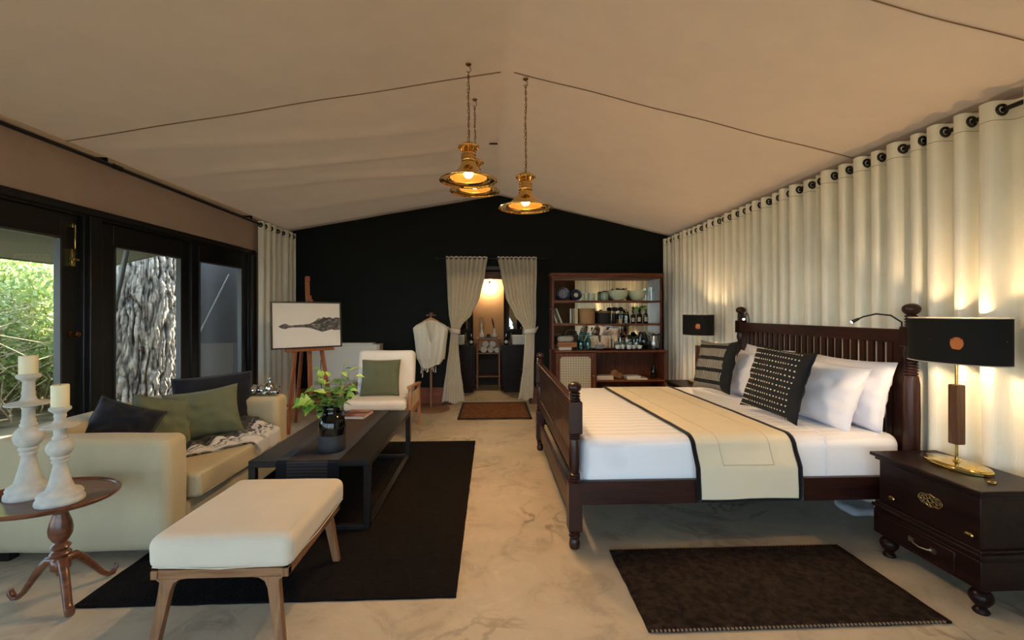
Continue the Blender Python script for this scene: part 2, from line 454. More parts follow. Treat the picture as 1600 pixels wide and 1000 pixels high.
# ------------------------------------------------------------------ outdoors
def soil():
    m, t, b = base('leaf_litter'); v = mp(t)
    n = N(t, 'ShaderNodeTexNoise'); n.inputs['Scale'].default_value = 3; n.inputs['Detail'].default_value = 9; t.links.new(v, n.inputs[0])
    t.links.new(ramp(t, n.outputs[0], [(.3, lin((92, 78, 58))), (.5, lin((150, 132, 102))), (.7, lin((120, 118, 76)))]), b.inputs['Base Color'])
    b.inputs['Roughness'].default_value = .95; bump(t, b, n.outputs[0], .6, .05); return m
gmb = MB()
gmb.grid(lambda u, w: Vector((-30+60*u, -24+54*w, -.16 + (0 if -4.5 < -30+60*u < 4 else .12*noise.noise(Vector((u*30, w*27, 0)))))), 60, 54)
go = struct('ground', gmb, soil(), smooth=True)

M_awn = fabric('awning_canvas', (84, 88, 78), bmp=.2, thread=120)
ap = [(XL-.08, -1.2, 2.34), (-5.6, -1.2, 2.14), (-5.6, 3.0, 2.10), (-5.85, 7.05, 2.10), (-4.2, 6.0, 2.20), (XL-.08, 5.3, 2.31)]
aw = MB(); aw.add(ap, (tuple(range(6)),))
hem = MB().tube([(-5.6, -1.2, 2.14), (-5.6, 3, 2.10), (-5.85, 7.05, 2.10), (-4.2, 6.0, 2.20), (XL-.08, 5.3, 2.31)], .018, 8)
ta = thing('awning', 'grey green canvas awning stretched outside above the glass doors', 'awning', (-4.4, 3, 2.1))
obj('canopy', aw, M_awn, ta, world=True, solid=.006)
obj('hem', hem, M_awn, ta, world=True)
for yy in (1.2, 2.6, 4.0): obj('batten', MB().bar((-3.3, yy, 2.29), (-5.58, yy, 2.08), .03, .03), M_awn, ta, world=True)
tp = thing('awning_pole', 'grey slanting pole outside in front of the rough tree trunk', 'pole', (-4.2, 4.36, -.1))
obj('pole', MB().tube([(-3.84, 4.40, -.1), (-3.58, 4.40, 1.15), (-3.355, 4.40, 2.24)], .022, 10), plain('galvanised', (120, 126, 128), .4, .6), tp, world=True, smooth=True)
obj('foot_plate', MB().cbox((-3.84, 4.4, -.13), (.14, .14, .03)), M_dark, tp, world=True)
tp2 = thing('guy_pole', 'thin pale guy pole leaning outside behind the farthest door pane', 'pole', (-4.15, 6.2, -.1))
obj('pole', MB().tube([(-4.30, 5.9, -.1), (-3.45, 6.15, 1.95)], .011, 8), plain('pale_rope_pole', (150, 152, 148), .5), tp2, world=True, smooth=True)

# side canvas of the neighbouring veranda (what the farthest pane looks on to)
sc_ = MB().grid(lambda u, w: Vector((XL-.1-1.6*u, 7.42+.04*math.sin(u*16)+.05*u, -.1+2.6*w)), 60, 4)
tag(obj('veranda_screen', sc_, fabric('veranda_screen_canvas', (58, 54, 52)), smooth=True, solid=.006), 'dark canvas screen hanging outside beyond the farthest door', 'screen')

def bark():
    m, t, b = base('bark'); v = mp(t, (1, 1, .35))
    n = N(t, 'ShaderNodeTexNoise'); n.inputs['Scale'].default_value = 16; n.inputs['Detail'].default_value = 8; n.inputs['Distortion'].default_value = .8; t.links.new(v, n.inputs[0])
    c = ramp(t, n.outputs[0], [(.32, lin((88, 80, 72))), (.5, lin((144, 133, 118))), (.68, lin((186, 176, 160)))])
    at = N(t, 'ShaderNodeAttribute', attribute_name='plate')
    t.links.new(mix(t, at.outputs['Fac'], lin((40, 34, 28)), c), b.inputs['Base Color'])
    b.inputs['Roughness'].default_value = .95; bump(t, b, n.outputs[0], .8, .02); return m
plates = []
def trunk(u, w):
    a = 2*PI*u; z = -.2 + 5.2*w
    r = .64 + .22*math.exp(-(z+.2)/.5) + .03*math.sin(3*a+1) - .02*z
    ca, sa = math.cos(a), math.sin(a)
    wx = .5*noise.noise(Vector((ca*3, sa*3, z*2.6))); wy = .5*noise.noise(Vector((ca*3+9, sa*3, z*2.6)))
    n1 = abs(noise.noise(Vector((ca*7.5+wx, sa*7.5+wy, z*1.25+wx))))
    n2 = abs(noise.noise(Vector((ca*15+2*wx, sa*15+5, z*3.2+wy))))
    n3 = abs(noise.noise(Vector((ca*8+4, sa*8, z*7.5+2*wx))))
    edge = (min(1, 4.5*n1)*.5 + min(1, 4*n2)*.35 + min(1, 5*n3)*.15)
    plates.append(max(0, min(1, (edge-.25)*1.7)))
    r += .085*edge + .016*noise.noise(Vector((ca*26, sa*26, z*16)))
    return Vector((ca*r, sa*r + .04*z, z))
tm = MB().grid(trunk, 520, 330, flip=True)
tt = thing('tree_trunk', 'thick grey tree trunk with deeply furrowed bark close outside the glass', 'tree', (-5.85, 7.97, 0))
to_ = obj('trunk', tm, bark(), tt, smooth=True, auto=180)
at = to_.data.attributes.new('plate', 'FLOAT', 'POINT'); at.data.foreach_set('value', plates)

def leafmat(name, cols):
    m, t, b = base(name)
    at = N(t, 'ShaderNodeAttribute', attribute_name='tone'); 
    t.links.new(ramp(t, at.outputs['Fac'], [(i/(len(cols)-1), lin(c)) for i, c in enumerate(cols)]), b.inputs['Base Color'])
    b.inputs['Roughness'].default_value = .55
    tr = N(t, 'ShaderNodeBsdfTranslucent'); t.links.new(b.inputs['Base Color'].links[0].from_socket, tr.inputs[0])
    ms = N(t, 'ShaderNodeMixShader'); ms.inputs[0].default_value = .35
    t.links.new(b.outputs[0], ms.inputs[1]); t.links.new(tr.outputs[0], ms.inputs[2]); t.links.new(ms.outputs[0], t.nodes['Material Output'].inputs[0])
    return m
M_leafA = leafmat('bush_leaves', [(110, 132, 84), (160, 180, 112), (202, 214, 146), (230, 232, 190)])
M_twig = plain('dry_twigs', (176, 158, 130), .9, var=.2)
rng = np.random.default_rng(5)
def foliage(name, cen, rad, n, mat, parent, size=.06, seed=1):
    r = np.random.default_rng(seed)
    # clumps inside an ellipsoid, denser at its surface
    nc = 46
    d = r.normal(size=(nc, 3)); d /= np.linalg.norm(d, axis=1)[:, None]
    cc_ = d*(r.uniform(.45, 1, (nc, 1))**.6)*np.array(rad)
    idx = r.integers(0, nc, n)
    p = cc_[idx] + r.normal(size=(n, 3))*np.array(rad)*.15
    p = p[p[:, 2] + cen[2] > .02]; n = len(p)
    a = r.normal(size=(n, 3)); a /= np.linalg.norm(a, axis=1)[:, None]
    bb = np.cross(a, r.normal(size=(n, 3))); bb /= np.linalg.norm(bb, axis=1)[:, None]
    s = size*r.uniform(.6, 1.4, (n, 1))
    V = np.stack([p-a*s, p+bb*s*.45+a*s*.1, p+a*s, p-bb*s*.45+a*s*.1], 1).reshape(-1, 3)
    V = V + np.array(cen) - np.array(parent.location)
    F = np.arange(n*4).reshape(-1, 4)
    me = bpy.data.meshes.new(name); me.from_pydata(V.tolist(), [], F.tolist())
    at = me.attributes.new('tone', 'FLOAT', 'FACE')
    tone = np.clip(r.uniform(0, 1, nc)[idx[:n]]*.6 + r.uniform(0, .4, n), 0, 1)
    at.data.foreach_set('value', tone.astype(np.float32))
    me.materials.append(mat)
    return obj(name, me, None, parent, kind='stuff')
blabels = ['bright leafy bush seen through the near glass door, leftmost', 'tall leafy bush in the middle of the near glass door',
           'leafy bush outside beside the near door frame, right of the middle one', 'tall bush filling the background between the bushes and the tree trunk',
           'low leafy bush filling the gap behind the near door bushes', 'high leafy thicket far behind the bushes outside']
for k, (c, r_, n) in enumerate((((-7.6, 6.1, .95), (1.0, 1.1, 1.25), 9000), ((-8.0, 7.7, 1.2), (1.0, 1.2, 1.5), 10000), ((-7.3, 8.9, .9), (.9, 1.0, 1.2), 7000),
                                ((-9.4, 10.6, 1.6), (1.6, 1.8, 2.2), 11000), ((-10.0, 7.2, .9), (1.2, 1.6, 1.3), 8000), ((-12, 10.5, 2.2), (2.0, 5.5, 3.2), 16000))):
    tb = thing('leafy_bush', blabels[k], 'bush', (c[0], c[1], -.15))
    foliage('foliage', c, r_, int(n*(1.9 if k < 3 else 1.5)), M_leafA, tb, .042 if k < 3 else .08, 11+k)
    bm_ = MB()
    rr = random.Random(k)
    for q in range(130 if k < 3 else 16):
        x0 = c[0]+rr.uniform(-.8, .8)*r_[0]; y0 = c[1]+rr.uniform(-.8, .8)*r_[1]
        h = rr.uniform(.6, 1.0)*(c[2]+r_[2]*.8)
        pts = [(x0+rr.uniform(-.25, .25)*i, y0+rr.uniform(-.25, .25)*i, -.15+h*i/4) for i in range(5)]
        bm_.tube(pts, [.010, .009, .008, .006, .003] if k < 3 else [.05, .04, .03, .02, .01], 5)
    obj('branches', bm_, M_twig, tb, world=True, kind='stuff')
# ------------------------------------------------------------------ soft-goods builders
def rbox(x0, x1, y0, y1, z0, z1, r, n=14, fn=None, mbx=None):
    """rounded box with a dense skin, fn(p, normal) -> p"""
    mb = mbx or MB()
    c0 = Vector((x0+r, y0+r, z0+r)); c1 = Vector((x1-r, y1-r, z1-r))
    def samp(a0, a1, t, n_):
        L = a1-a0
        # denser in the rounded zone
        k = min(.25, r/L*1.6) if L > 0 else .25
        if t < .25: return a0 + L*k*(t/.25)
        if t > .75: return a1 - L*k*((1-t)/.25)
        return a0 + L*(k + (1-2*k)*(t-.25)/.5)
    def proj(p):
        q = Vector([min(max(p[i], c0[i]), c1[i]) for i in range(3)])
        d = p-q
        nrm = d.normalized() if d.length > 1e-9 else Vector((0,0,1))
        o = q + nrm*r
        return fn(o, nrm) if fn else o
    lo = (x0, y0, z0); hi = (x1, y1, z1)
    for ax in range(3):
        a, b_ = [(1,2),(2,0),(0,1)][ax]
        for side in (0, 1):
            def g(u, w):
                p = [0,0,0]
                p[ax] = hi[ax] if side else lo[ax]
                p[a] = samp(lo[a], hi[a], u, n); p[b_] = samp(lo[b_], hi[b_], w, n)
                return proj(Vector(p))
            mb.grid(g, n, n, flip=not side)
    return mb
def weld(o, d=.0006):
    md = o.modifiers.new('weld', 'WELD'); md.merge_threshold = d
    return o
def pillow_mesh(w, h, t, pinch=.07, n=26, sag=.0, wr=.006, seed=0, ears=0):
    mb = MB()
    def f(sgn):
        def g(u, v):
            a = 2*u-1; b_ = 2*v-1
            x = w/2*a*(1-pinch*(1-b_*b_)); z = h/2*b_*(1-pinch*(1-a*a))
            e = max(0, (1-abs(a)**2.6))*max(0, (1-abs(b_)**2.6))
            th = t/2*e**.5*(1 - .25*sag*b_)
            if e > .02:
                th += wr*noise.noise(Vector((a*3.1+seed, b_*3.1, sgn*2)))*e**.3*2 + wr*.8*noise.noise(Vector((a*8+seed, b_*8, sgn)))*(1-e)
            return Vector((x, -sgn*th, z + h/2))
        return g
    mb.grid(f(1), n, n); mb.grid(f(-1), n, n, flip=True)
    return mb
def pillow(name, w, h, t, mat, label, cat, loc, rz, tilt, roll=0, group=None, seed=0, pinch=.07, piping=None, **k):
    o = weld(obj(name, pillow_mesh(w, h, t, pinch, seed=seed, **k), mat, smooth=True, auto=180), .0015)
    o.location = loc; o.rotation_euler = Euler((-tilt, roll, rz))
    tag(o, label, cat, group)
    # stitched rim as a part
    pts = []
    for (a0, b0, a1, b1) in ((-1,-1,1,-1),(1,-1,1,1),(1,1,-1,1),(-1,1,-1,-1)):
        for i in range(10):
            s = i/10; a = a0+(a1-a0)*s; b_ = b0+(b1-b0)*s
            pts.append((w/2*a*(1-pinch*(1-b_*b_)), 0, h/2*b_*(1-pinch*(1-a*a))+h/2))
    obj('seam', MB().tube(pts, piping or .0028, 6, True), mat, o, smooth=True)
    return o

def interp(tab, x):
    for (x0, v0), (x1, v1) in zip(tab, tab[1:]):
        if (x0 <= x <= x1) or (x1 <= x <= x0):
            s = (x-x0)/(x1-x0); s = s*s*(3-2*s)*.5+s*.5
            return v0+(v1-v0)*s
    return tab[0][1] if abs(x-tab[0][0]) < abs(x-tab[-1][0]) else tab[-1][1]

# ------------------------------------------------------------------ side drapes on eyelets
def drape(label, xc, y0, y1, ztop, lam, amp, seed, group, sgn=1, mat=None):
    t_ = thing('eyelet_curtain', label, 'curtain', (xc, (y0+y1)/2, 0), group=group)
    rr = random.Random(seed)
    ph0 = rr.uniform(0, 1)
    def phase(y): return 2*PI*(y-y0)/lam + 2.4*noise.noise(Vector((y*2.1, seed, 0))) + 1.1*noise.noise(Vector((y*6, seed, 3)))
    def f(u, w):
        y = y0+(y1-y0)*u; z = ztop-(ztop-.025)*w
        ph = phase(y)
        s = math.sin(ph + .5*w*noise.noise(Vector((y*3, z*.6, seed)))*2)
        sh = math.tanh(1.1*s)/math.tanh(1.1)
        a = amp*(1 + .7*noise.noise(Vector((y*4, seed, 7)))) * (1 - .18*w + .25*w*noise.noise(Vector((y*5, z, seed))))
        yy = y - lam*.075*math.sin(2*ph)*(1-.25*w) + .018*w*noise.noise(Vector((y*2, z*.8, seed+5)))
        return Vector((xc + a*sh, yy, z))
    nu = int((y1-y0)/lam*22)
    obj('fabric', MB().grid(f, nu, 16, flip=sgn < 0), mat or M_drape, t_, smooth=True, auto=180, world=True)
    # stitched header band
    hb = MB().grid(lambda u, w: f(u, (.105+.004*w)/(ztop-.025)) + Vector((-.0015*sgn, 0, 0)), nu, 1)
    obj('header_stitching', hb, plain('stitch_cream', (186, 176, 154), .9), t_, world=True)
    # eyelets where the rod passes through
    y = y0; prev = math.sin(phase(y)); M_e = M_dark
    mesh = None
    while y < y1:
        y += .002; cur = math.sin(phase(y))
        if prev*cur <= 0:
            u = (y-y0)/(y1-y0)
            w = .052/(ztop-.025)
            p = f(u, w); d = f(u+.0006, w) - f(u-.0006, w)
            ang = math.atan2(d.y, d.x)
            if mesh is None:
                e = MB().torus((0,0,0), .026, .0085, 18, 6, Matrix.Rotation(PI/2, 4, 'X'))
                o = obj('eyelet', e, M_e, t_, smooth=True); mesh = o.data
            else:
                o = obj('eyelet', mesh, None, t_)
            o.location = p - t_.location; o.rotation_euler = (0, 0, ang)
        prev = cur
    return t_
XC = 2.79
GR = 'linen eyelet curtains along the right wall'
for k, (a, b_, lb) in enumerate(((-1.1, .55, 'cream linen curtain panel nearest the front of the tent, beside the rear opening'),
                                 (.56, 2.28, 'cream linen curtain panel in front of the near bedside chest'),
                                 (2.29, 3.75, 'cream linen curtain panel behind the near lamp and near half of the headboard'),
                                 (3.76, 5.35, 'cream linen curtain panel behind the far half of the headboard'),
                                 (5.36, 7.14, 'cream linen curtain panel in the far corner beside the shelf unit, behind the far lamp'))):
    drape(lb, XC, a, b_, 2.615, .15, .056, 3+k, GR)
tr = thing('curtain_rod', 'black curtain rod threaded through the eyelets along the right wall', 'rod', (XC, 3, 2.56))
obj('rod', MB().tube([(XC, -1.15, 2.563), (XC, 7.17, 2.563)], .013, 12), M_dark, tr, world=True, smooth=True)
for yb in (-.5, 1.4, 3.3, 5.2, 7.0):
    obj('bracket', MB().box(XC-.005, XR, yb, yb+.02, 2.595, 2.615).box(XC-.008, XC+.012, yb, yb+.02, 2.575, 2.61), M_dark, tr, world=True)
drape('cream linen curtain gathered at the far end of the left wall', -3.04, 6.12, 7.13, 2.655, .165, .045, 20, 'left curtain', -1)
tl = thing('curtain_rod', 'long black curtain rod along the left eave above the glass doors', 'rod', (-3.06, 3, 2.62))
obj('rod', MB().tube([(-3.04, -1.1, 2.64), (-3.04, 3.5, 2.632), (-3.04, 7.16, 2.602)], .015, 12), M_dark, tl, world=True, smooth=True)
for yb in (.2, 3.72, 5.9): obj('bracket', MB().box(XL, -3.03, yb, yb+.018, 2.655, 2.675).box(-3.05, -3.03, yb, yb+.018, 2.63, 2.67), M_dark, tl, world=True)
obj('collar', MB().tube([(-3.04, 3.80, 2.632), (-3.04, 3.88, 2.631)], .021, 12), M_dark, tl, world=True, smooth=True)
# rolled edge of the roof cloth above the rod
struct('trim_10', MB().tube([(-3.12, YF, 2.70), (-3.12, 3, 2.70), (-3.12, 7.18, 2.69)], .022, 10), M_canvas, smooth=True)

# doorway curtains
sy = .00996
def px2x(p): return (p-768)*sy
def px2z(p): return 1.46-(p-487)*sy
def doorcurtain(tab, label, seed, side):
    t_ = thing('doorway_curtain', label, 'curtain', (px2x(tab[-1][1]+15), 7.08, 0), group='curtains of the bathroom doorway')
    L = [(px2z(y), px2x(l)) for y, l, r in tab]; Rr = [(px2z(y), px2x(r)) for y, l, r in tab]
    zt, zb = L[0][0], L[-1][0]
    def f(u, w):
        z = zt+(zb-zt)*w
        l = interp(L, z); r = interp(Rr, z); wd = r-l
        nf = 9
        ph = 2*PI*nf*u + 1.2*noise.noise(Vector((u*4, seed, 0))) + .6*noise.noise(Vector((u*7, z*1.2, seed)))
        A = .012+.045*min(1, wd/.6)
        if z > zt-.06: A *= .45
        return Vector((l+wd*u + .004*math.sin(ph*2), 7.07 + A*math.sin(ph), z + (.01*math.sin(ph) if w < .02 else 0) + (.02*math.sin(u*9) if w > .98 else 0)))
    obj('fabric', MB().grid(f, 180, 60), M_sheer, t_, smooth=True, auto=180, world=True)
    obj('rod_pocket', MB().grid(lambda u, w: f(u, .022+.0025*w)+Vector((0,-.002,0)), 180, 1), plain('pocket_stitch', (170, 160, 140), .9), t_, world=True)
    zt_ = px2z(517)
    cxm = (interp(L, zt_)+interp(Rr, zt_))/2; hw = (interp(Rr, zt_)-interp(L, zt_))/2+.016
    band = MB().grid(lambda u, w: Vector((cxm+hw*math.cos(2*PI*u), 7.07+.055*math.sin(2*PI*u), zt_+.035-.07*w+.012*math.cos(2*PI*u)*side)), 32, 3)
    band.grid(lambda u, w: Vector((cxm+side*(hw+.035*u), 7.07+.03*u, zt_+.015+.045*u+(.03-.06*w)*(1-.5*u))), 4, 2)
    obj('tieback', band, M_sheer, t_, smooth=True, world=True, solid=.004)
    return t_
doorcurtain([(401,697,762),(430,698,758),(464,700,750),(492,702,737),(508,705,722),(517,705,718),(528,704,716),(545,702,717),(576,698,720),(604,694,724),(628,691,727)],
            'white doorway curtain tied back on the left, beside the garment stand', 1, -1)
doorcurtain([(401,777,839),(430,783,839),(464,790,838),(492,803,838),(508,815,837),(517,820,836),(528,820,835),(545,819,835),(576,817,834),(604,813,834),(624,810,833)],
            'white doorway curtain tied back on the right, beside the bed footboard', 2, 1)
trd = thing('curtain_rod', 'thin black rod carrying the two doorway curtains', 'rod', (0, 7.07, 2.29))
obj('rod', MB().tube([(px2x(684), 7.07, 2.285), (px2x(854), 7.07, 2.285)], .009, 10), M_dark, trd, world=True, smooth=True)
for s in (684, 854):
    obj('finial', MB().sphere((px2x(s), 7.07, 2.285), .02, 12, 8), M_dark, trd, world=True, smooth=True)
    obj('bracket', MB().box(px2x(s)-.01+(.03 if s < 700 else -.03), px2x(s)+.01+(.03 if s < 700 else -.03), 7.07, 7.2, 2.278, 2.292), M_dark, trd, world=True)

# ------------------------------------------------------------------ bed
BX0, BX1, BY0, BY1 = .512, 2.68, 2.79, 4.78
bed = thing('four_post_bed', 'dark mahogany bed with turned knob posts and slatted headboard', 'bed', (1.6, 3.78, 0))
def post(x, y, hd):
    mb = MB()
    h = .083/2
    foot = [(.022, 0), (.030, .006), (.034, .03), (.030, .058), (.024, .066), (.032, .072), (.036, .08), (.028, .088), (.033, .096), (.036, .104), (.028, .112), (.034, .12)]
    mb.lathe(foot, (x, y, 0), 20)
    mb.sq([(h-.004, .118), (h, .122), (h, .408), (h-.004, .413)], (x, y, 0))
    def rings(z0, z1, n):
        out = []
        for i in range(n):
            a = z0+(z1-z0)*i/n; d = (z1-z0)/n
            out += [(.027, a), (.036, a+d*.3), (.036, a+d*.6), (.027, a+d*.95)]
        return out
    if not hd:
        mb.lathe([(.036, .413)] + rings(.42, .47, 3) + [(.030, .475), (.034, .52), (.034, .62), (.028, .668)] + rings(.672, .712, 3) + [(.034, .714)], (x, y, 0), 20)
        mb.sq([(h-.004, .713), (h, .718), (h, .905), (h-.004, .910)], (x, y, 0))
        mb.lathe([(.034, .909)] + rings(.912, .965, 3) + [(.024, .966), (.034, .972), (.041, .985), (.043, .998), (.038, 1.012), (.026, 1.022), (.008, 1.027)], (x, y, 0), 22)
    else:
        mb.lathe([(.036, .413)] + rings(.42, .47, 3) + [(.034, .475), (.044, .55), (.046, .8), (.044, 1.0), (.036, 1.05)] + rings(1.055, 1.15, 5) + [(.036, 1.155), (.042, 1.19), (.036, 1.235)], (x, y, 0), 20)
        mb.sq([(h-.004, 1.235), (h, 1.24), (h, 1.36), (h-.004, 1.365)], (x, y, 0))
        mb.lathe([(.034, 1.364)] + rings(1.367, 1.44, 4) + [(.024, 1.442), (.034, 1.447), (.046, 1.462), (.05, 1.478), (.045, 1.494), (.03, 1.507), (.008, 1.513)], (x, y, 0), 22)
    return mb
for x, hd in ((BX0, 0), (BX1, 1)):
    for y in (BY0, BY1):
        obj('bed_post', post(x, y, hd), M_mahogz, bed, world=True, smooth=True, auto=35)
for y in (BY0, BY1):
    obj('side_rail', MB().box(BX0+.04, BX1-.04, y-.016, y+.016, .27, .415), M_mahogx, bed, world=True, bevel=.004)
obj('foot_rail', MB().box(BX0-.014, BX0+.014, BY0+.04, BY1-.04, .165, .305), M_mahog, bed, world=True, bevel=.004)
obj('footboard_rail', MB().box(BX0-.016, BX0+.016, BY0+.04, BY1-.04, .455, .55), M_mahog, bed, world=True, bevel=.006)
obj('footboard_top_rail', MB().box(BX0-.02, BX0+.02, BY0+.04, BY1-.04, .81, .905).box(BX0-.028, BX0+.028, BY0+.04, BY1-.04, .895, .915), M_mahog, bed, world=True, bevel=.006)
n = 5; pw = (BY1-BY0-.08)/n
me = None
for i in range(n):
    ya = BY0+.04+pw*i
    o = obj('footboard_panel', MB().box(BX0-.007, BX0+.007, -pw/2+.002, pw/2-.002, .55, .812) if me is None else me, M_mahogz, bed, bevel=0 if me else .003)
    if me is None:
        me = o.data
        me.transform(Matrix.Translation((-bed.location.x, 0, 0)))
    o.location = (0, ya+pw/2-bed.location.y, 0)
    if i: 
        md = o.modifiers.new('bevel', 'BEVEL'); md.width = .003; md.segments = 2
obj('headboard_top_rail', MB().box(BX1-.018, BX1+.018, BY0+.04, BY1-.04, 1.255, 1.345), M_mahog, bed, world=True, bevel=.006)
obj('headboard_lower_rail', MB().box(BX1-.016, BX1+.016, BY0+.04, BY1-.04, .50, .64), M_mahog, bed, world=True, bevel=.004)
obj('headboard_foot_rail', MB().box(BX1-.016, BX1+.016, BY0+.04, BY1-.04, .27, .415), M_mahog, bed, world=True, bevel=.004)
for y in (BY0+.075, BY1-.075):
    obj('headboard_stile', MB().box(BX1-.014, BX1+.014, y-.04, y+.04, .64, 1.26), M_mahogz, bed, world=True, bevel=.003)
me = None; ns = 23
for i in range(ns):
    y = BY0+.15+(BY1-BY0-.30)*i/(ns-1)
    o = obj('headboard_slat', MB().box(-.009, .009, -.021, .021, .62, 1.27) if me is None else me, M_mahogz, bed)
    if me is None: me = o.data
    o.location = (BX1-bed.location.x, y-bed.location.y, 0)
obj('bed_base', MB().box(BX0+.05, BX1-.05, BY0+.03, BY1-.03, .30, .33), M_mahogx, bed, world=True)

m, t, b = base('sateen_stripe_sheet')
v = mp(t)
sep = N(t, 'ShaderNodeSeparateXYZ'); t.links.new(v, sep.inputs[0])
nz = N(t, 'ShaderNodeTexNoise'); nz.inputs['Scale'].default_value = 1.5; t.links.new(v, nz.inputs[0])
ad = N(t, 'ShaderNodeMath', operation='MULTIPLY_ADD'); t.links.new(nz.outputs[0], ad.inputs[0]); ad.inputs[1].default_value = .10; t.links.new(sep.outputs['Y'], ad.inputs[2])
mu = N(t, 'ShaderNodeMath', operation='MULTIPLY'); mu.inputs[1].default_value = 2*PI/.085; t.links.new(ad.outputs[0], mu.inputs[0])
sn = N(t, 'ShaderNodeMath', operation='SINE'); t.links.new(mu.outputs[0], sn.inputs[0])
t.links.new(ramp(t, sn.outputs[0], [(.0, lin((232, 233, 240))), (.55, lin((246, 247, 252)))]), b.inputs['Base Color'])
b.inputs['Roughness'].default_value = .55; b.inputs['Sheen Weight'].default_value = .2
bump(t, b, sn.outputs[0], .12, .004)
M_sheet = m
M_pillow = plain('white_pillow_cotton', (230, 231, 242), .8, var=.02, sheen=.2, bmp=.08, bscale=14)
def wr(p, nr):
    k = .005*noise.noise(p*3.3) + .0025*noise.noise(p*9)
    if abs(nr.z) < .5:
        k += .006*noise.noise(Vector((p.x*5, p.y*5, p.z*1.5)))
    return p + nr*k
mt = obj('mattress', rbox(BX0+.045, BX1-.03, BY0+.02, BY1-.02, .335, .665, .075, 40, wr), M_sheet, smooth=True, auto=180)
weld(mt)
mt.data.transform(Matrix.Translation((-1.6, -3.78, 0))); mt.location = (1.6, 3.78, 0)
tag(mt, 'thick mattress made up in a white sateen-stripe sheet on the mahogany bed', 'mattress')
obj('sheet_fold', MB().tube([(2.13, 2.802, .40), (2.13, 2.80, .60), (2.14, 2.83, .66), (2.15, 2.9, .672), (2.19, 3.8, .672), (2.18, 4.6, .672)], .004, 6), M_pillow, mt, world=True, smooth=True)

# runner across the bed
def runner_pt(u, s, off=.006):
    # s in metres from far hem over the top to the near hem
    segs_top = BY1-.06-(BY0+.08)
    far_h = .30; rad = .08
    arc = PI/2*rad
    tx0 = 1.15; tx1 = 1.28; w0 = .70; w1 = .645
    tot = far_h+arc+segs_top+arc+.31
    k = s/tot
    x = (tx0+(tx1-tx0)*min(1, k*1.02)) + u*(w0+(w1-w0)*k)
    zt = .665+off
    if s < far_h: y, z = BY1-.02+off, zt-rad-(far_h-s)
    elif s < far_h+arc:
        a = (s-far_h)/rad; y, z = BY1-.02-rad+(rad+off)*math.cos(a), zt-rad+rad*math.sin(a)
    elif s < far_h+arc+segs_top-.0:
        y, z = BY1-.02-rad-(s-far_h-arc)*((BY1-BY0-.04-2*rad)/segs_top), zt
    elif s < far_h+2*arc+segs_top:
        a = (s-far_h-arc-segs_top)/rad; y, z = BY0+.02+rad-(rad+off)*math.sin(a), zt-rad+rad*math.cos(a)
    else:
        d = s-far_h-2*arc-segs_top
        y, z = BY0+.02-off-.046*min(1, d/.10), zt-rad-d
        y -= .006*math.sin(u*7)*min(1, d/.2)
    z += .003*noise.noise(Vector((x*4, y*4, z*3)))
    return Vector((x, y, z)), tot
TOT = runner_pt(0, 0)[1]
M_runner = fabric('bed_runner_linen', (232, 219, 190), bmp=.2)
def rfn(u0, u1, s0, s1, off):
    return lambda u, w: runner_pt(u0+(u1-u0)*u, s0+(s1-s0)*w, off)[0]
br = thing('bed_runner', 'beige quilted bed runner with black borders laid across the bed', 'bed runner', (1.55, 3.78, .66))
obj('panel', MB().grid(rfn(0, 1, 0, TOT, .008), 26, 120, flip=True), M_runner, br, world=True, smooth=True, solid=.006, auto=180)
M_blkband = fabric('black_band_cotton', (18, 18, 22))
for a, c in ((-.02, .022), (.978, 1.02)):
    obj('border', MB().grid(rfn(a, c, -.0, TOT, .0125), 2, 120, flip=True), M_blkband, br, world=True, smooth=True, solid=.005, label='black border band')
obj('border', MB().grid(rfn(-.02, 1.02, TOT-.012, TOT+.004, .0125), 20, 2, flip=True), M_blkband, br, world=True, smooth=True, solid=.004, label='black hem band')
q = MB()
def seamline(p):
    pts = [runner_pt(u, s, .0125)[0] for u, s in p]; q.tube(pts, .0022, 5)
seamline([(.25, .5+i*.01*(TOT-.72)/2.0*1.0) for i in range(0, 201, 4)])
seamline([(.75, .5+i*.01*(TOT-.72)/2.0*1.0) for i in range(0, 201, 4)])
for ss in (.5, TOT-.22): seamline([(.25+.5*i/20, ss) for i in range(21)])
obj('quilt_seam', q, plain('quilt_thread', (196, 182, 152), .9), br, world=True)

# bed pillows
GP = 'white pillows on the bed'
pillow('bed_pillow', .74, .47, .17, M_pillow, 'white pillow nearest the near headboard post, leaning on the slats', 'pillow', (2.52, 3.20, .665), -PI/2, R(14), R(-1), GP, 1, wr=.012)
pillow('bed_pillow', .70, .46, .17, M_pillow, 'white pillow in front of the near headboard pillow, right of the dotted cushion', 'pillow', (2.33, 3.25, .665), R(-86), R(20), R(2), GP, 2, wr=.012)
pillow('bed_pillow', .74, .47, .17, M_pillow, 'white pillow against the slats at the far side of the bed', 'pillow', (2.52, 4.22, .665), -PI/2, R(14), R(1), GP, 3, wr=.012)
pillow('bed_pillow', .70, .44, .17, M_pillow, 'white pillow between the two black patterned cushions', 'pillow', (2.33, 4.10, .665), R(-92), R(20), 0, GP, 4, wr=.012)

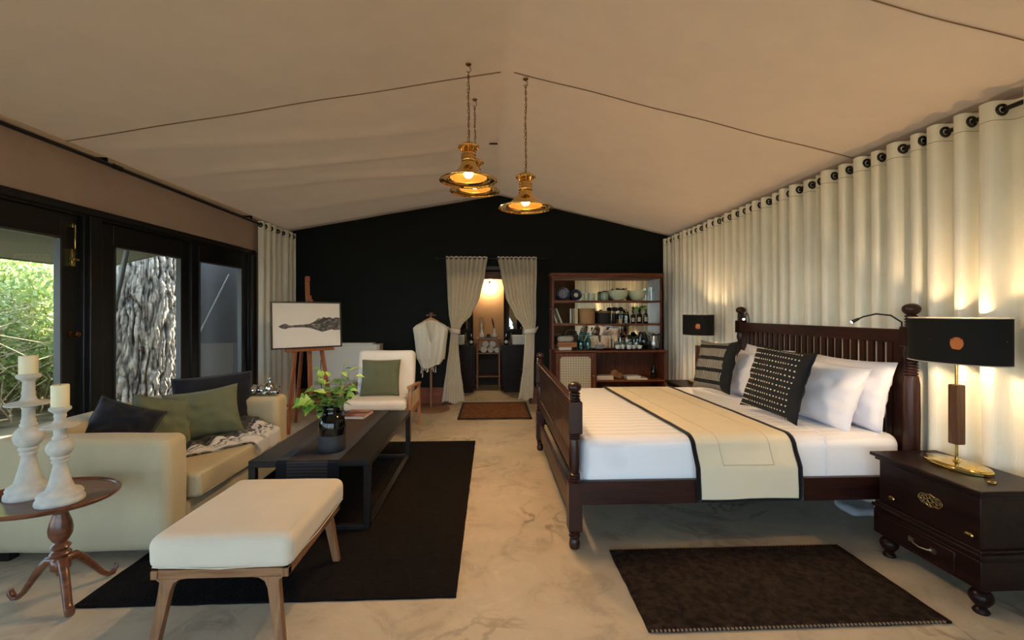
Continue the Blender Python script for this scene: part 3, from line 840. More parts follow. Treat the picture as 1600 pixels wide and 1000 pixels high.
def dotmat(name, kind):
    m, t, b = base(name)
    v = mp(t); sep = N(t, 'ShaderNodeSeparateXYZ'); t.links.new(v, sep.inputs[0])
    def M_(op, a, c=None, d=None):
        n = N(t, 'ShaderNodeMath', operation=op)
        for i, x in enumerate((a, c, d)):
            if x is None: continue
            if isinstance(x, (int, float)): n.inputs[i].default_value = x
            else: t.links.new(x, n.inputs[i])
        return n.outputs[0]
    X, Zz = sep.outputs['X'], sep.outputs['Z']
    if kind == 'dots':
        fz = M_('FRACT', M_('MULTIPLY', Zz, 1/.042)); fx = M_('FRACT', M_('MULTIPLY', X, 1/.026))
        dz = M_('ABSOLUTE', M_('SUBTRACT', fz, .5)); dx = M_('ABSOLUTE', M_('SUBTRACT', fx, .5))
        dx2 = M_('MULTIPLY', dx, .026); dz2 = M_('MULTIPLY', dz, .042)
        d = M_('SQRT', M_('ADD', M_('MULTIPLY', dx2, dx2), M_('MULTIPLY', dz2, dz2)))
        f = M_('LESS_THAN', d, .0056)
        # far end of each row turns into a stitched line
        ln = M_('MULTIPLY', M_('LESS_THAN', dz2, .0028), M_('LESS_THAN', X, -.17))
        f = M_('MAXIMUM', f, ln)
        f = M_('MULTIPLY', f, M_('LESS_THAN', X, .215))
    else:
        fz = M_('FRACT', M_('MULTIPLY', M_('ADD', Zz, .03), 1/.115))
        band = M_('MULTIPLY', M_('GREATER_THAN', fz, .16), M_('LESS_THAN', fz, .84))
        nn = N(t, 'ShaderNodeTexNoise'); nn.inputs['Scale'].default_value = 6; t.links.new(v, nn.inputs[0])
        w = M_('FRACT', M_('MULTIPLY', M_('ADD', X, M_('MULTIPLY', nn.outputs[0], .06)), 1/.013))
        f = M_('MULTIPLY', band, M_('LESS_THAN', w, .48))
        edge = M_('GREATER_THAN', M_('ABSOLUTE', M_('SUBTRACT', fz, .5)), .30)
        fx = M_('MULTIPLY', M_('LESS_THAN', M_('FRACT', M_('MULTIPLY', X, 1/.02)), .55), M_('MULTIPLY', edge, M_('LESS_THAN', M_('ABSOLUTE', M_('SUBTRACT', fz, .5)), .345)))
        f = M_('MAXIMUM', M_('MULTIPLY', f, M_('SUBTRACT', 1, edge)), fx)
        f = M_('MULTIPLY', f, M_('LESS_THAN', X, .175))
    t.links.new(mix(t, f, lin((15, 15, 19)), lin((214, 204, 184) if kind == 'dots' else (176, 168, 152))), b.inputs['Base Color'])
    b.inputs['Roughness'].default_value = .9
    bump(t, b, f, .4, .003)
    return m
pillow('patterned_cushion', .58, .52, .15, dotmat('white_dots_on_black', 'dots'), 'black cushion with rows of white dots leaning on the near bed pillows', 'cushion', (2.06, 3.33, .69), R(-82), R(16), R(3), 'black patterned cushions', 5, pinch=.11, wr=.012)
pillow('patterned_cushion', .54, .50, .15, dotmat('white_bands_on_black', 'bands'), 'black cushion with hatched white bands at the far side of the bed', 'cushion', (2.12, 4.33, .69), R(-78), R(14), R(-2), 'black patterned cushions', 6, pinch=.11, wr=.012)

# reading lights on the headboard
def reading(lb, y, d):
    t_ = thing('reading_light', lb, 'lamp', (BX1+.02, y, 1.34), group='reading lights on the headboard')
    pts = [(BX1+.03, y, 1.33), (BX1+.03, y+.0*d, 1.39), (BX1+.0, y+.05*d, 1.435), (BX1-.04, y+.12*d, 1.445), (BX1-.08, y+.18*d, 1.425), (BX1-.10, y+.21*d, 1.405)]
    obj('gooseneck', MB().tube(pts, .0055, 8), M_dark, t_, world=True, smooth=True)
    a = Vector(pts[-1]); dd = (Vector(pts[-1])-Vector(pts[-2])).normalized()
    obj('lamp_head', MB().tube([a-dd*.01, a+dd*.035], [.009, .013], 12, cap=True), M_dark, t_, world=True, smooth=True)
    obj('bulb', MB().tube([a+dd*.035, a+dd*.039], .009, 10), emis('led_'+lb[:4], (1, .82, .58, 1), READ_L), t_, world=True)
reading('small black gooseneck reading light near the near headboard post', BY0+.10, 1)
reading('small black gooseneck reading light, lit, at the far headboard post', BY1-.10, -.7)

# ------------------------------------------------------------------ bedside chests and lamps
def chest(lb, x0, x1, y0, y1, h, near):
    t_ = thing('bedside_chest', lb, 'bedside table', ((x0+x1)/2, (y0+y1)/2, 0), group='dark bedside chests')
    k = h/.61
    obj('top', MB().box(x0-.035, x1+.01, y0-.035, y1+.035, h-.022, h), M_chest, t_, world=True, bevel=.006)
    obj('moulding', MB().box(x0-.018, x1, y0-.018, y1+.018, h-.042, h-.022), M_chest, t_, world=True, bevel=.008, seg=3)
    obj('upper_case', MB().box(x0, x1, y0, y1, .30*k, h-.042), M_chest, t_, world=True, bevel=.004)
    obj('moulding', MB().box(x0-.028, x1, y0-.028, y1+.028, .285*k, .305*k).box(x0-.016, x1, y0-.016, y1+.016, .265*k, .32*k), M_chest, t_, world=True, bevel=.006, seg=3)
    obj('lower_case', MB().box(x0-.02, x1, y0-.02, y1+.02, .13*k, .27*k), M_chest, t_, world=True, bevel=.004)
    dr = obj('drawer', MB().box(x0-.026, x0-.015, y0+.10, y1-.02, .145*k, .255*k), M_chest, t_, world=True, bevel=.004)
    prof = [(.030, 0), (.034, .008), (.028, .018), (.020, .028), (.034, .045), (.046, .065), (.048, .082), (.040, .10), (.026, .112), (.036, .12), (.036, .135)]
    for fx, fy in ((x0+.035, y0+.03), (x0+.035, y1-.03), (x1-.05, y0+.03), (x1-.05, y1-.03)):
        obj('bun_foot', MB().lathe(prof, (fx, fy, 0), 20), M_chest, t_, world=True, smooth=True, auto=60)
    if near:
        yc = 2.325; zc_ = .452
        Ry = Matrix.Rotation(PI/2, 4, 'Y')
        e = MB()
        for r_, a, c in ((.012, 0, 0), (.010, .024, .008), (.010, -.024, .008), (.010, .024, -.008), (.010, -.024, -.008), (.008, .044, 0), (.008, -.044, 0), (.009, .010, .018), (.009, -.010, .018), (.009, .010, -.018), (.009, -.010, -.018), (.006, .060, 0), (.006, -.060, 0), (.006, .038, .014), (.006, -.038, .014), (.006, .038, -.014), (.006, -.038, -.014)):
            e.torus((x0-.004, yc+a, zc_+c), r_, .0028, 12, 5, Ry)
        e.tube([(x0-.003, yc+.066*math.cos(a_*PI/16), zc_+.030*math.sin(a_*PI/16)*(1+.12*math.cos(a_*PI/2))) for a_ in range(32)], .0028, 5, True)
        obj('escutcheon', e, plain('antique_brass', (150, 128, 84), .3, 1.0, .15), t_, world=True, smooth=True, label='pierced oval brass mount')
        for yy in (y0+.04, y1-.10):
            kb = MB().lathe([(.004, 0), (.006, .008), (.011, .013), (.013, .018), (.010, .024), (.003, .026)], (0,0,0), 14, sx=1, sy=1.7, m=Matrix.Translation((x0, yy, .375)) @ Matrix.Rotation(-PI/2, 4, 'Y'))
            obj('brass_knob', kb, M_gold, t_, world=True, smooth=True)
        hy = 2.345
        obj('drawer_handle', MB().tube([(x0-.028, hy-.055, .205), (x0-.04, hy-.04, .20), (x0-.046, hy, .196), (x0-.04, hy+.04, .20), (x0-.028, hy+.055, .205)], [.007, .005, .004, .005, .007], 8)
            .cbox((x0-.03, hy-.062, .206), (.006, .03, .024)).cbox((x0-.03, hy+.062, .206), (.006, .03, .024)), plain('worn_silver', (190, 186, 176), .3, 1.0), dr, world=True, smooth=True, label='silvered bow handle')
    return t_
chest('dark stained chest beside the near headboard post, brass mounts and drawer', 2.34, 2.72, 2.075, 2.645, .61, True)
chest('dark bedside chest on the far side of the bed, mostly hidden', 2.19, 2.68, 4.99, 5.55, .61, False)
def tlamp(lb, x, y, z0, rod=True):
    t_ = thing('table_lamp', lb, 'lamp', (x, y, z0), group='oval black table lamps')
    def ov(prof, sx, sy, seg=40): return MB().lathe([(r, z) for r, z in prof], (0,0,0), seg, sx, sy)
    obj('base', ov([(.168, 0), (.172, .003), (.172, .016), (.168, .020), (.165, .021), (.165, .024), (.158, .027), (.03, .028)], .55, 1), M_gold, t_, smooth=True, auto=30)
    obj('stem', MB().tube([(0,0,.026), (0,0,.70)], .0075, 12).lathe([(.02, .026), (.014, .034), (.009, .04)], (0,0,0), 16), M_gold, t_, smooth=True)
    obj('wooden_grip', MB().sq([(.022, .125), (.024, .13), (.024, .445), (.022, .45)]), wood('lamp_walnut_'+lb[:4], (74, 46, 30), (112, 74, 50), .4, 'Z'), t_)
    obj('lamp_holder', MB().lathe([(.012, .58), (.016, .59), (.016, .63), (.012, .64)], (0,0,0), 14), M_gold, t_, smooth=True)
    sh = MB()
    a, b_ = .155, .245
    n = 64; zs0, zs1 = .575, .815
    for r_ in (1.0,):
        sh.grid(lambda u, w: Vector((a*math.cos(2*PI*u), b_*math.sin(2*PI*u), zs0+(zs1-zs0)*w)), n, 6)
    m = bpy.data.materials.get('shade_cloth')
    if not m:
        m, t, b = base('shade_cloth')
        v = mp(t, (60, 60, 300)); nn = N(t, 'ShaderNodeTexNoise'); nn.inputs['Scale'].default_value = 3; t.links.new(v, nn.inputs[0])
        t.links.new(mix(t, nn.outputs[0], lin((14, 14, 15)), lin((34, 33, 32))), b.inputs['Base Color'])
        b.inputs['Roughness'].default_value = .9; b.inputs['Specular IOR Level'].default_value = .2
        tr_ = N(t, 'ShaderNodeBsdfTransparent'); tr_.inputs[0].default_value = (1, .42, .18, 1)   # open weave
        ms = N(t, 'ShaderNodeMixShader'); ms.inputs[0].default_value = .0006
        t.links.new(b.outputs[0], ms.inputs[1]); t.links.new(tr_.outputs[0], ms.inputs[2]); t.links.new(ms.outputs[0], t.nodes['Material Output'].inputs[0])
    obj('shade', sh, m, t_, smooth=True)
    rim = MB()
    for zz in (zs0, zs1):
        rim.tube([(a*math.cos(2*PI*i/48), b_*math.sin(2*PI*i/48), zz) for i in range(48)], .003, 6, True)
    obj('shade_rim', rim, plain('shade_rim_white', (200, 192, 176), .6), t_, smooth=True)
    obj('spider', MB().tube([(-a, 0, .70), (a, 0, .70)], .002, 6).tube([(0, -b_, .70), (0, b_, .70)], .002, 6), M_gold, t_)
    obj('bulb', MB().sphere((0, 0, .675), .028, 14, 10, 1.2), emis('lamp_bulb_'+lb[:4], (1, .66, .34, 1), LAMP_L), t_, smooth=True)
    return t_
tlamp('near table lamp with oval black shade on the near bedside chest', 2.55, 2.385, .61)
tlamp('far table lamp with oval black shade beyond the bed', 2.45, 5.30, .61)
# small brass catch lying on the chest
tb = thing('brass_trinket', 'tiny brass trinket lying on the near bedside chest before the lamp', 'trinket', (2.47, 2.14, .61))
obj('body', MB().torus((0,0,.005), .013, .004, 14, 6).cbox((.018, 0, .005), (.016, .008, .007)), M_gold, tb, smooth=True)

# white bag under the bed
wb = obj('cloth_bag', rbox(-.11, .11, -.10, .10, 0, .055, .027, 10, lambda p, nr: p+nr*.012*noise.noise(p*14)), plain('pale_cotton_bag', (190, 192, 196), .8), smooth=True, auto=180)
weld(wb); wb.location = (2.66, 3.20, .006); tag(wb, 'pale folded cloth bundle on the floor under the bed head', 'bundle')

# ------------------------------------------------------------------ rugs
def rugmat(name, c1, c2, sc, axis_s=(1, 1, 1), bm=.6):
    m, t, b = base(name); v = mp(t, axis_s)
    vo = N(t, 'ShaderNodeTexVoronoi'); vo.inputs['Scale'].default_value = sc; t.links.new(v, vo.inputs[0])
    nn = N(t, 'ShaderNodeTexNoise'); nn.inputs['Scale'].default_value = sc*.35; nn.inputs['Detail'].default_value = 4; t.links.new(v, nn.inputs[0])
    t.links.new(mix(t, ramp(t, nn.outputs[0], [(.35, (0,0,0,1)), (.7, (1,1,1,1))]), lin(c1), lin(c2)), b.inputs['Base Color'])
    b.inputs['Roughness'].default_value = .95; b.inputs['Specular IOR Level'].default_value = .1
    bump(t, b, vo.outputs['Distance'], bm, .008); return m
def rug(name, lb, x0, x1, y0, y1, h, mat, edge=None, wav=.002):
    cx_, cy_ = (x0+x1)/2, (y0+y1)/2
    t_ = thing(name, lb, 'rug', (cx_, cy_, 0))
    def f(u, w):
        x = x0+(x1-x0)*u; y = y0+(y1-y0)*w
        if u in (0, 1): x += wav*noise.noise(Vector((y*9, u, 0)))*2
        if w in (0, 1): y += wav*noise.noise(Vector((x*9, w, 4)))*2
        return Vector((x, y, .0035+h if 0 < u < 1 and 0 < w < 1 else .0035+h*.6))
    mb = MB().grid(f, 60, 60)
    n = 61
    # skirt
    ring = [i for i in range(n)] + [j*n+n-1 for j in range(1, n)] + [(n-1)*n+i for i in range(n-2, -1, -1)] + [j*n for j in range(n-2, 0, -1)]
    base_i = len(mb.v)
    mb.v += [(mb.v[i][0], mb.v[i][1], 0.001) for i in ring]
    for k in range(len(ring)):
        k2 = (k+1) % len(ring); mb.f.append((ring[k], base_i+k, base_i+k2, ring[k2]))
    obj('pile', mb, mat, t_, world=True, smooth=True)
    return t_
rg = rug('bedside_rug', 'dark brown woven rug on the floor beside the bed', .715, 2.15, 2.035, 2.74, .012, rugmat('brown_weave', (25, 19, 16), (54, 42, 35), 85))
eb = MB()
for side in range(2):
    y = 2.035 if side == 0 else 2.74
    for i in range(72): eb.cbox((.73+i*.0195, y-.001, .011), (.009, .010, .006))
obj('edge_stitching', eb, plain('edge_cord', (128, 108, 88), .9), rg, world=True, kind='stuff')
r2 = rug('floor_rug', 'large black woven rug under the coffee table and sofa', -2.06, -.18, 2.33, 5.13, .012, rugmat('black_rug_weave', (9, 8, 9), (18, 17, 19), 90))
r3 = rug('door_mat', 'brown coir mat with a dark border in front of the doorway', -.46, .55, 6.15, 7.25, .012, rugmat('coir', (104, 66, 42), (134, 92, 60), 60))
bb = MB()
x0, x1, y0, y1 = -.46, .55, 6.15, 7.25
for a in ((x0, x1, y0, y0+.045), (x0, x1, y1-.045, y1), (x0, x0+.035, y0, y1), (x1-.035, x1, y0, y1)): bb.box(a[0], a[1], a[2], a[3], .003, .021)
obj('border', bb, plain('mat_border', (28, 22, 20), .9), r3, world=True, bevel=.002, label='dark tape border')
# ------------------------------------------------------------------ sofa
sofa = thing('sofa', 'cream linen sofa under the windows with square padded arms', 'sofa', (-2.4, 3.55, 0))
def sf(amp): return lambda p, nr: p + nr*amp*noise.noise(p*2.7)
def soft(name, args, r, amp, mat, parent, n=18):
    o = obj(name, rbox(*args, r, n, sf(amp)), mat, parent, smooth=True, auto=180, world=True); weld(o); return o
soft('arm', (-2.92, -1.895, 2.75, 2.955, .045, .715), .055, .006, M_linen_sofa, sofa)
soft('arm', (-2.92, -1.895, 4.12, 4.34, .045, .70), .05, .006, M_linen_sofa, sofa)
soft('backrest', (-2.95, -2.67, 2.93, 4.14, .045, .735), .05, .006, M_linen_sofa, sofa)
soft('base', (-2.80, -1.905, 2.94, 4.13, .05, .275), .03, .004, M_linen_sofa, sofa)
sc1 = soft('seat_cushion', (-2.67, -1.845, 2.965, 4.11, .275, .435), .035, .006, M_linen_sofa, sofa, 22)
obj('piping', MB().tube([(-1.85, 2.99+i*.1, .418) for i in range(12)], .004, 6).tube([(-1.85, 2.99+i*.1, .292) for i in range(12)], .004, 6), M_linen_sofa, sc1, world=True)
for x in (-2.85, -1.97):
    for y in (2.82, 4.27): obj('foot', MB().cbox((x, y, .024), (.06, .06, .048)), M_dark, sofa, world=True)

M_green = M_olive
pillow('sofa_cushion', .40, .42, .17, M_navy, 'midnight blue cushion slumped in the near corner of the sofa', 'cushion', (-2.57, 3.12, .47), R(30), R(30), R(24), 'dark cushions on the sofa', 11, pinch=.10, wr=.012)
pillow('sofa_cushion', .42, .42, .17, M_green, 'small olive green cushion leaning between the dark cushion and the larger green one', 'cushion', (-2.42, 3.42, .44), R(50), R(24), R(14), 'olive green cushions', 12, pinch=.11, wr=.014)
pillow('sofa_cushion', .51, .41, .17, M_green, 'large olive green cushion in the middle of the sofa', 'cushion', (-2.24, 3.70, .45), R(36), R(20), R(-5), 'olive green cushions', 13, pinch=.10, wr=.012)
pillow('sofa_cushion', .60, .485, .14, M_navy, 'large black cushion standing upright behind the large green one', 'cushion', (-2.33, 3.99, .44), R(40), R(12), R(-2), 'dark cushions on the sofa', 14, pinch=.05, wr=.012)

# throw
def thr(u, w):
    # u along Y, w from the back to the front edge
    y = 3.28+.80*u + .05*noise.noise(Vector((w*3, u*2, 0)))
    x0 = -2.40+.10*u; x1 = -2.13+.34*min(1, u*1.8)
    x = x0+(x1-x0)*w
    fold = .045*abs(noise.noise(Vector((x*7, y*6, 1)))) + .020*abs(math.sin(y*13+x*11+2*noise.noise(Vector((x*4, y*4, 8))))) + .028*abs(noise.noise(Vector((x*17, y*15, 2))))
    z = .444+fold*(.5+.6*math.sin(PI*min(1, w*1.1)))
    if u > .78: z += .07*math.sin(PI*(u-.78)/.44)*math.sin(PI*min(1, w+.2))
    if x > -1.865:
        d = x+1.865; x = -1.84+.02*noise.noise(Vector((y*9, z, 0))); z -= d*1.6+.01
    return Vector((x, y, z))
m, t, b = base('throw_weave')
at = N(t, 'ShaderNodeAttribute', attribute_name='tone'); v = mp(t)
nn = N(t, 'ShaderNodeTexNoise'); nn.inputs['Scale'].default_value = 120; t.links.new(v, nn.inputs[0])
dk = mix(t, nn.outputs[0], lin((20, 21, 24)), lin((78, 80, 84))); lt = mix(t, nn.outputs[0], lin((176, 178, 184)), lin((216, 216, 220)))
t.links.new(mix(t, at.outputs['Fac'], dk, lt), b.inputs['Base Color']); b.inputs['Roughness'].default_value = .95; bump(t, b, nn.outputs[0], .5, .004)
M_throw = m
tw = thing('throw_blanket', 'charcoal and white woven throw with fringe crumpled on the sofa seat', 'blanket', (-2.1, 3.7, .44))
to = obj('cloth', MB().grid(thr, 130, 70), M_throw, tw, world=True, smooth=True, solid=.006, auto=180)
me = to.data; at = me.attributes.new('tone', 'FLOAT', 'POINT')
vals = []
for j in range(71):
    for i in range(131):
        w = j/70 + .16*noise.noise(Vector((i/14, j/30, 0))) + .05*noise.noise(Vector((i/4, j/9, 3)))
        vals.append(1.0 if w > .60 and not (.70 < w < .735) and not (.80 < w < .82) else (.25 if .5 < w < .53 else 0.0))
at.data.foreach_set('value', vals)
fr = MB(); rr = random.Random(4)
for i in range(70):
    p = thr(.01+.98*i/69, 1.0)
    dx = .03*rr.random()+.02
    hang = p.x > -1.86
    fr.tube([p, p+Vector((dx*.4, rr.uniform(-.01, .01), -.02 if hang else -.001)), p+Vector((dx*(.3 if hang else 1), rr.uniform(-.02, .02), -.05 if hang else -.002))], .0025, 4)
obj('fringe', fr, plain('fringe_grey', (176, 172, 164), .95), tw, world=True, kind='stuff')

# silver ornament on the far arm: a heap of blown silvered forms with stems
M_silver = plain('silvered_glass', (208, 208, 206), .12, 1.0, .1, 30, bmp=.6, bscale=40)
so_ = thing('silver_ornament', 'silvered leaf-and-fruit ornament sitting on the far arm of the sofa', 'ornament', (-2.10, 4.22, .70))
e = MB().sphere((-.13, 0, .035), .045, 16, 10, .8); obj('body', e, M_silver, so_, smooth=True)
for i, (x, y, z, r_, sz) in enumerate(((-.06, .01, .05, .055, .9), (.02, 0, .05, .05, 1.0), (.085, .01, .06, .045, 1.3), (.15, -.01, .035, .035, 1.0), (.06, -.03, .028, .03, .9))):
    obj('fruit', MB().sphere((x, y, z), r_, 16, 10, sz), M_silver, so_, smooth=True)
obj('stem', MB().tube([(.09, .01, .11), (.085, .01, .14), (.10, .0, .155)], [.008, .005, .003], 8).sphere((.085, 0, .15), .014, 10, 8), M_silver, so_, smooth=True)
lf = MB()
for a_ in range(9):
    an = a_*.7; c_ = Vector((-.12+.034*a_, .02*math.sin(a_*2.1), .07+.015*math.sin(a_*1.7)))
    lf.grid(lambda u, w: c_ + Matrix.Rotation(an, 3, 'Z') @ Vector(((u)*.07, (w-.5)*.045*math.sin(PI*min(.98, max(.02, u))), .02*math.sin(u*3)-.03*u)), 6, 3)
obj('leaves', lf, M_silver, so_, smooth=True, solid=.002)

# ------------------------------------------------------------------ coffee table, runner, vase, book
ct = thing('coffee_table', 'long low black wooden coffee table with square framed legs', 'coffee table', (-1.22, 3.83, 0))
TX0, TX1, TY0, TY1, TZ0 = -1.595, -.805, 3.06, 4.58, .475
obj('tabletop', MB().box(TX0, TX1, TY0, TY1, TZ0-.042, TZ0), M_blackwood, ct, world=True, bevel=.004)
for y in (TY0, TY1-.05): obj('end_band', MB().box(TX0, TX1, y, y+.05, TZ0+.0002, TZ0+.0015), M_blackwood, ct, world=True)
for x in (TX0+.022, TX1-.022):
    for y in (TY0+.022, TY1-.022):
        obj('leg', MB().box(x-.022, x+.022, y-.022, y+.022, .013, TZ0-.042), M_blackwood, ct, world=True, bevel=.003)
    obj('floor_rail', MB().box(x-.02, x+.02, TY0+.044, TY1-.044, .014, .045), M_blackwood, ct, world=True, bevel=.003)
for y in (TY0+.022, TY1-.022):
    obj('end_rail', MB().box(TX0+.044, TX1-.044, y-.02, y+.02, .014, .045), M_blackwood, ct, world=True, bevel=.003)

m, t, b = base('ribbed_runner'); v = mp(t, (0, 1, 1))
wv = N(t, 'ShaderNodeTexWave', bands_direction='DIAGONAL'); wv.inputs['Scale'].default_value = 30; t.links.new(v, wv.inputs[0])
t.links.new(mix(t, wv.outputs[1], lin((22, 20, 22)), lin((58, 50, 50))), b.inputs['Base Color']); b.inputs['Roughness'].default_value = .85; bump(t, b, wv.outputs[1], .6, .003)
M_rib = m
tr_ = thing('table_runner', 'dark ribbed table runner hanging over the coffee table ends', 'table runner', (-1.21, 3.83, TZ0))
def trf(x0, x1, dz):
    def f(u, w):
        L = TY1-TY0; tot = L+.28; s = w*tot - .14
        x = x0+(x1-x0)*u
        if s < 0: return Vector((x, TY0-.007-dz, TZ0+.004+dz+s))
        if s > L: return Vector((x, TY1+.007+dz, TZ0+.004+dz-(s-L)))
        return Vector((x, TY0+s, TZ0+.004+dz))
    return f
obj('ribbed_field', MB().grid(trf(-1.35, -1.075, 0), 2, 90), M_rib, tr_, world=True, solid=.003)
for a, c in ((-1.415, -1.345), (-1.08, -1.01)):
    obj('border_band', MB().grid(trf(a, c, .001), 2, 90), fabric('runner_band_%d' % (a*-100), (20, 20, 25)), tr_, world=True, solid=.003, label='charcoal edge band')

va = thing('vase', 'black jug-shaped vase, glossy above and matte grey below, on the runner', 'vase', (-1.125, 3.27, TZ0+.006))
vp = [(.070, 0), (.082, .002), (.090, .012), (.092, .05), (.092, .118)]
vq = [(.0922, .118), (.0924, .16), (.091, .20), (.082, .228), (.066, .248), (.058, .258), (.056, .285), (.060, .305), (.058, .309), (.054, .305), (.052, .27)]
obj('lower_body', MB().lathe(vp, (0,0,0), 32), M_black_matte, va, smooth=True, auto=60, label='matte grey lower half')
obj('upper_body', MB().lathe(vq, (0,0,0), 32, cap=False), M_black_gl, va, smooth=True, auto=60)
for s in (-1, 1):
    obj('lug', MB().tube([(s*.058, -.02, .28), (s*.085, -.03, .278), (s*.092, -.03, .255), (s*.084, -.02, .235)], .007, 8), M_black_gl, va, smooth=True)
# cut greenery
gr = thing('green_cuttings', 'fresh green leafy cuttings standing in the black vase', 'plant', (-1.125, 3.27, TZ0+.02))
M_leaf = plain('fresh_leaf', (112, 156, 62), .45, var=.18, scale=14); M_leaf2 = plain('pale_leaf', (150, 186, 92), .45, var=.15, scale=14)
M_stem = plain('plant_stem', (96, 112, 60), .6)
def leafmesh(nm, L, Wd, lobes=0):
    mb = MB(); n = 8
    def g(u, w):
        s = u; wd = Wd*math.sin(PI*min(.985, max(.015, s**.8)))
        if lobes: wd *= (1+.35*math.cos(s*lobes*2*PI))
        yy = (w-.5)*2*wd
        return Vector((L*s, yy, -.10*L*s*s*2 + .35*abs(yy)))
    mb.grid(g, n if not lobes else 14, 4)
    return mb
lm = [leafmesh('l', .055, .015), leafmesh('l', .075, .022), leafmesh('l', .12, .05, 3)]
lmesh = [x.mesh('leaf', mt_) for x, mt_ in zip(lm, (M_leaf, M_leaf2, M_leaf))]
rr = random.Random(12)
TIPS = [(-.19, .05, .40), (-.16, -.05, .36), (-.05, .05, .50), (-.10, .0, .56), (.10, .02, .60), (.14, .03, .54), (.05, -.04, .47), (.17, -.03, .42), (.0, .07, .42), (.19, .05, .50), (.08, .08, .55), (-.02, -.06, .38)]
for k, tp_ in enumerate(TIPS):
    tp_ = Vector((tp_[0]*.8, tp_[1], tp_[2])); b0 = Vector((rr.uniform(-.02, .02), rr.uniform(-.02, .02), .02)); b1 = Vector((tp_.x*.18, tp_.y*.18, .27))
    pts = []
    for i in range(11):
        s = i/10; p = b0*(1-s)**2 + b1*2*s*(1-s) + tp_*s*s; 
        if i in (5, 6): p = p
        pts.append(p)
    so2 = obj('stem', MB().tube(pts, [.0032-.0002*i for i in range(11)], 6), M_stem, gr, smooth=True)
    big = k in (0, 1)
    for i in range(6, 11):
        for s_ in ((-1, 1) if i < 10 else (0,)):
            if rr.random() < .1: continue
            kk = 2 if (big and i > 7) else rr.choice((0, 1, 1, 0))
            o = bpy.data.objects.new('leaf', lmesh[kk]); COL.objects.link(o); o.parent = gr
            o.location = pts[i]
            d = (pts[i]-pts[i-1]).normalized()
            az = math.atan2(d.y, d.x) + s_*R(rr.uniform(35, 80)) + rr.uniform(-.5, .5)
            o.rotation_euler = (rr.uniform(-.6, .6), -R(rr.uniform(-25, 50)) if not big else R(rr.uniform(-5, 35)), az)
            sc_k = rr.uniform(.75, 1.25); o.scale = (sc_k,)*3
            if rr.random() < .4 and kk < 2: pass
bk = thing('book', 'picture book with a red and dark cover on the coffee table behind the vase', 'book', (-1.255, 4.33, TZ0+.008), rz=R(-4))
m, t, b = base('book_cover'); v = mp(t)
nn = N(t, 'ShaderNodeTexNoise'); nn.inputs['Scale'].default_value = 9; nn.inputs['Detail'].default_value = 3; t.links.new(v, nn.inputs[0])
t.links.new(ramp(t, nn.outputs[0], [(.35, lin((36, 34, 38))), (.5, lin((120, 56, 44))), (.66, lin((178, 138, 112)))]), b.inputs['Base Color']); b.inputs['Roughness'].default_value = .3
obj('cover', MB().box(-.105, .105, -.14, .14, .024, .027).box(-.105, .105, -.14, .14, 0, .003).box(-.105, -.102, -.14, .14, 0, .027), m, bk)
obj('pages', MB().box(-.101, .101, -.136, .136, .003, .024), plain('paper', (214, 206, 190), .9), bk)
M_pur = plain('place_mat_plum', (62, 50, 52), .7)

# ------------------------------------------------------------------ bench in front
bn = thing('footstool', 'cream upholstered footstool with splayed oiled wood legs in front of the coffee table', 'footstool', (-1.165, 2.34, 0))
def puff(p, nr):
    k = .012*(1-min(1, abs(p.x+1.165)/.31)**2)*(1-min(1, abs(p.y-2.34)/.36)**2) if nr.z > .5 else 0
    q = p + Vector((0, 0, k)) + nr*.004*noise.noise(p*5)
    if nr.z < .1 and abs(p.z-.36) < .03:
        q.z += .004*noise.noise(p*9)
    return q
o = obj('cushion', rbox(-1.46, -.855, 1.985, 2.70, .355, .50, .045, 20, puff), M_cream, bn, smooth=True, auto=180, world=True); weld(o)
obj('cushion_seam', MB().tube([(-1.44, 2.0, .372), (-1.16, 1.987, .368), (-.875, 2.0, .372), (-.858, 2.3, .37), (-.864, 2.69, .372), (-1.16, 2.70, .37), (-1.44, 2.685, .372), (-1.458, 2.3, .37)], .0025, 6, True), M_cream, o, world=True)
obj('side_rail', MB().box(-1.45, -1.42, 2.0, 2.68, .318, .355), M_teak, bn, world=True, bevel=.004)
obj('side_rail', MB().box(-.905, -.875, 2.0, 2.68, .318, .355), M_teak, bn, world=True, bevel=.004)
def leg_poly(s):   # front view: shoulder flares into the apron, foot splays out
    pts = [(.30, .318), (.27, .318)]
    out = [(.246, .30), (.252, .27), (.285, .006)]
    inn = [(.250, .006), (.203, .27), (.190, .30), (.165, .315), (.14, .318)]
    o_ = [(.268, .318), (.250, .305)] + out[1:] + inn
    return [(s*a, c) for a, c in (o_ if s > 0 else o_)][::(1 if s < 0 else -1)]
for yy in (2.005, 2.645):
    obj('apron', MB().box(-1.45, -.875, yy, yy+.032, .318, .355), M_teakx, bn, world=True, bevel=.003)
    for s in (-1, 1):
        mb = MB().prism([(x-1.165, z) for x, z in leg_poly(s)], -yy-.032, -yy, TZ)
        # lean the leg outwards along Y as well
        dy = -.03 if yy < 2.3 else .03
        mb.v = [(v_[0], v_[1]+dy*(1-v_[2]/.318), v_[2]) for v_ in mb.v]
        obj('leg', mb, M_teak, bn, world=True, bevel=.004)

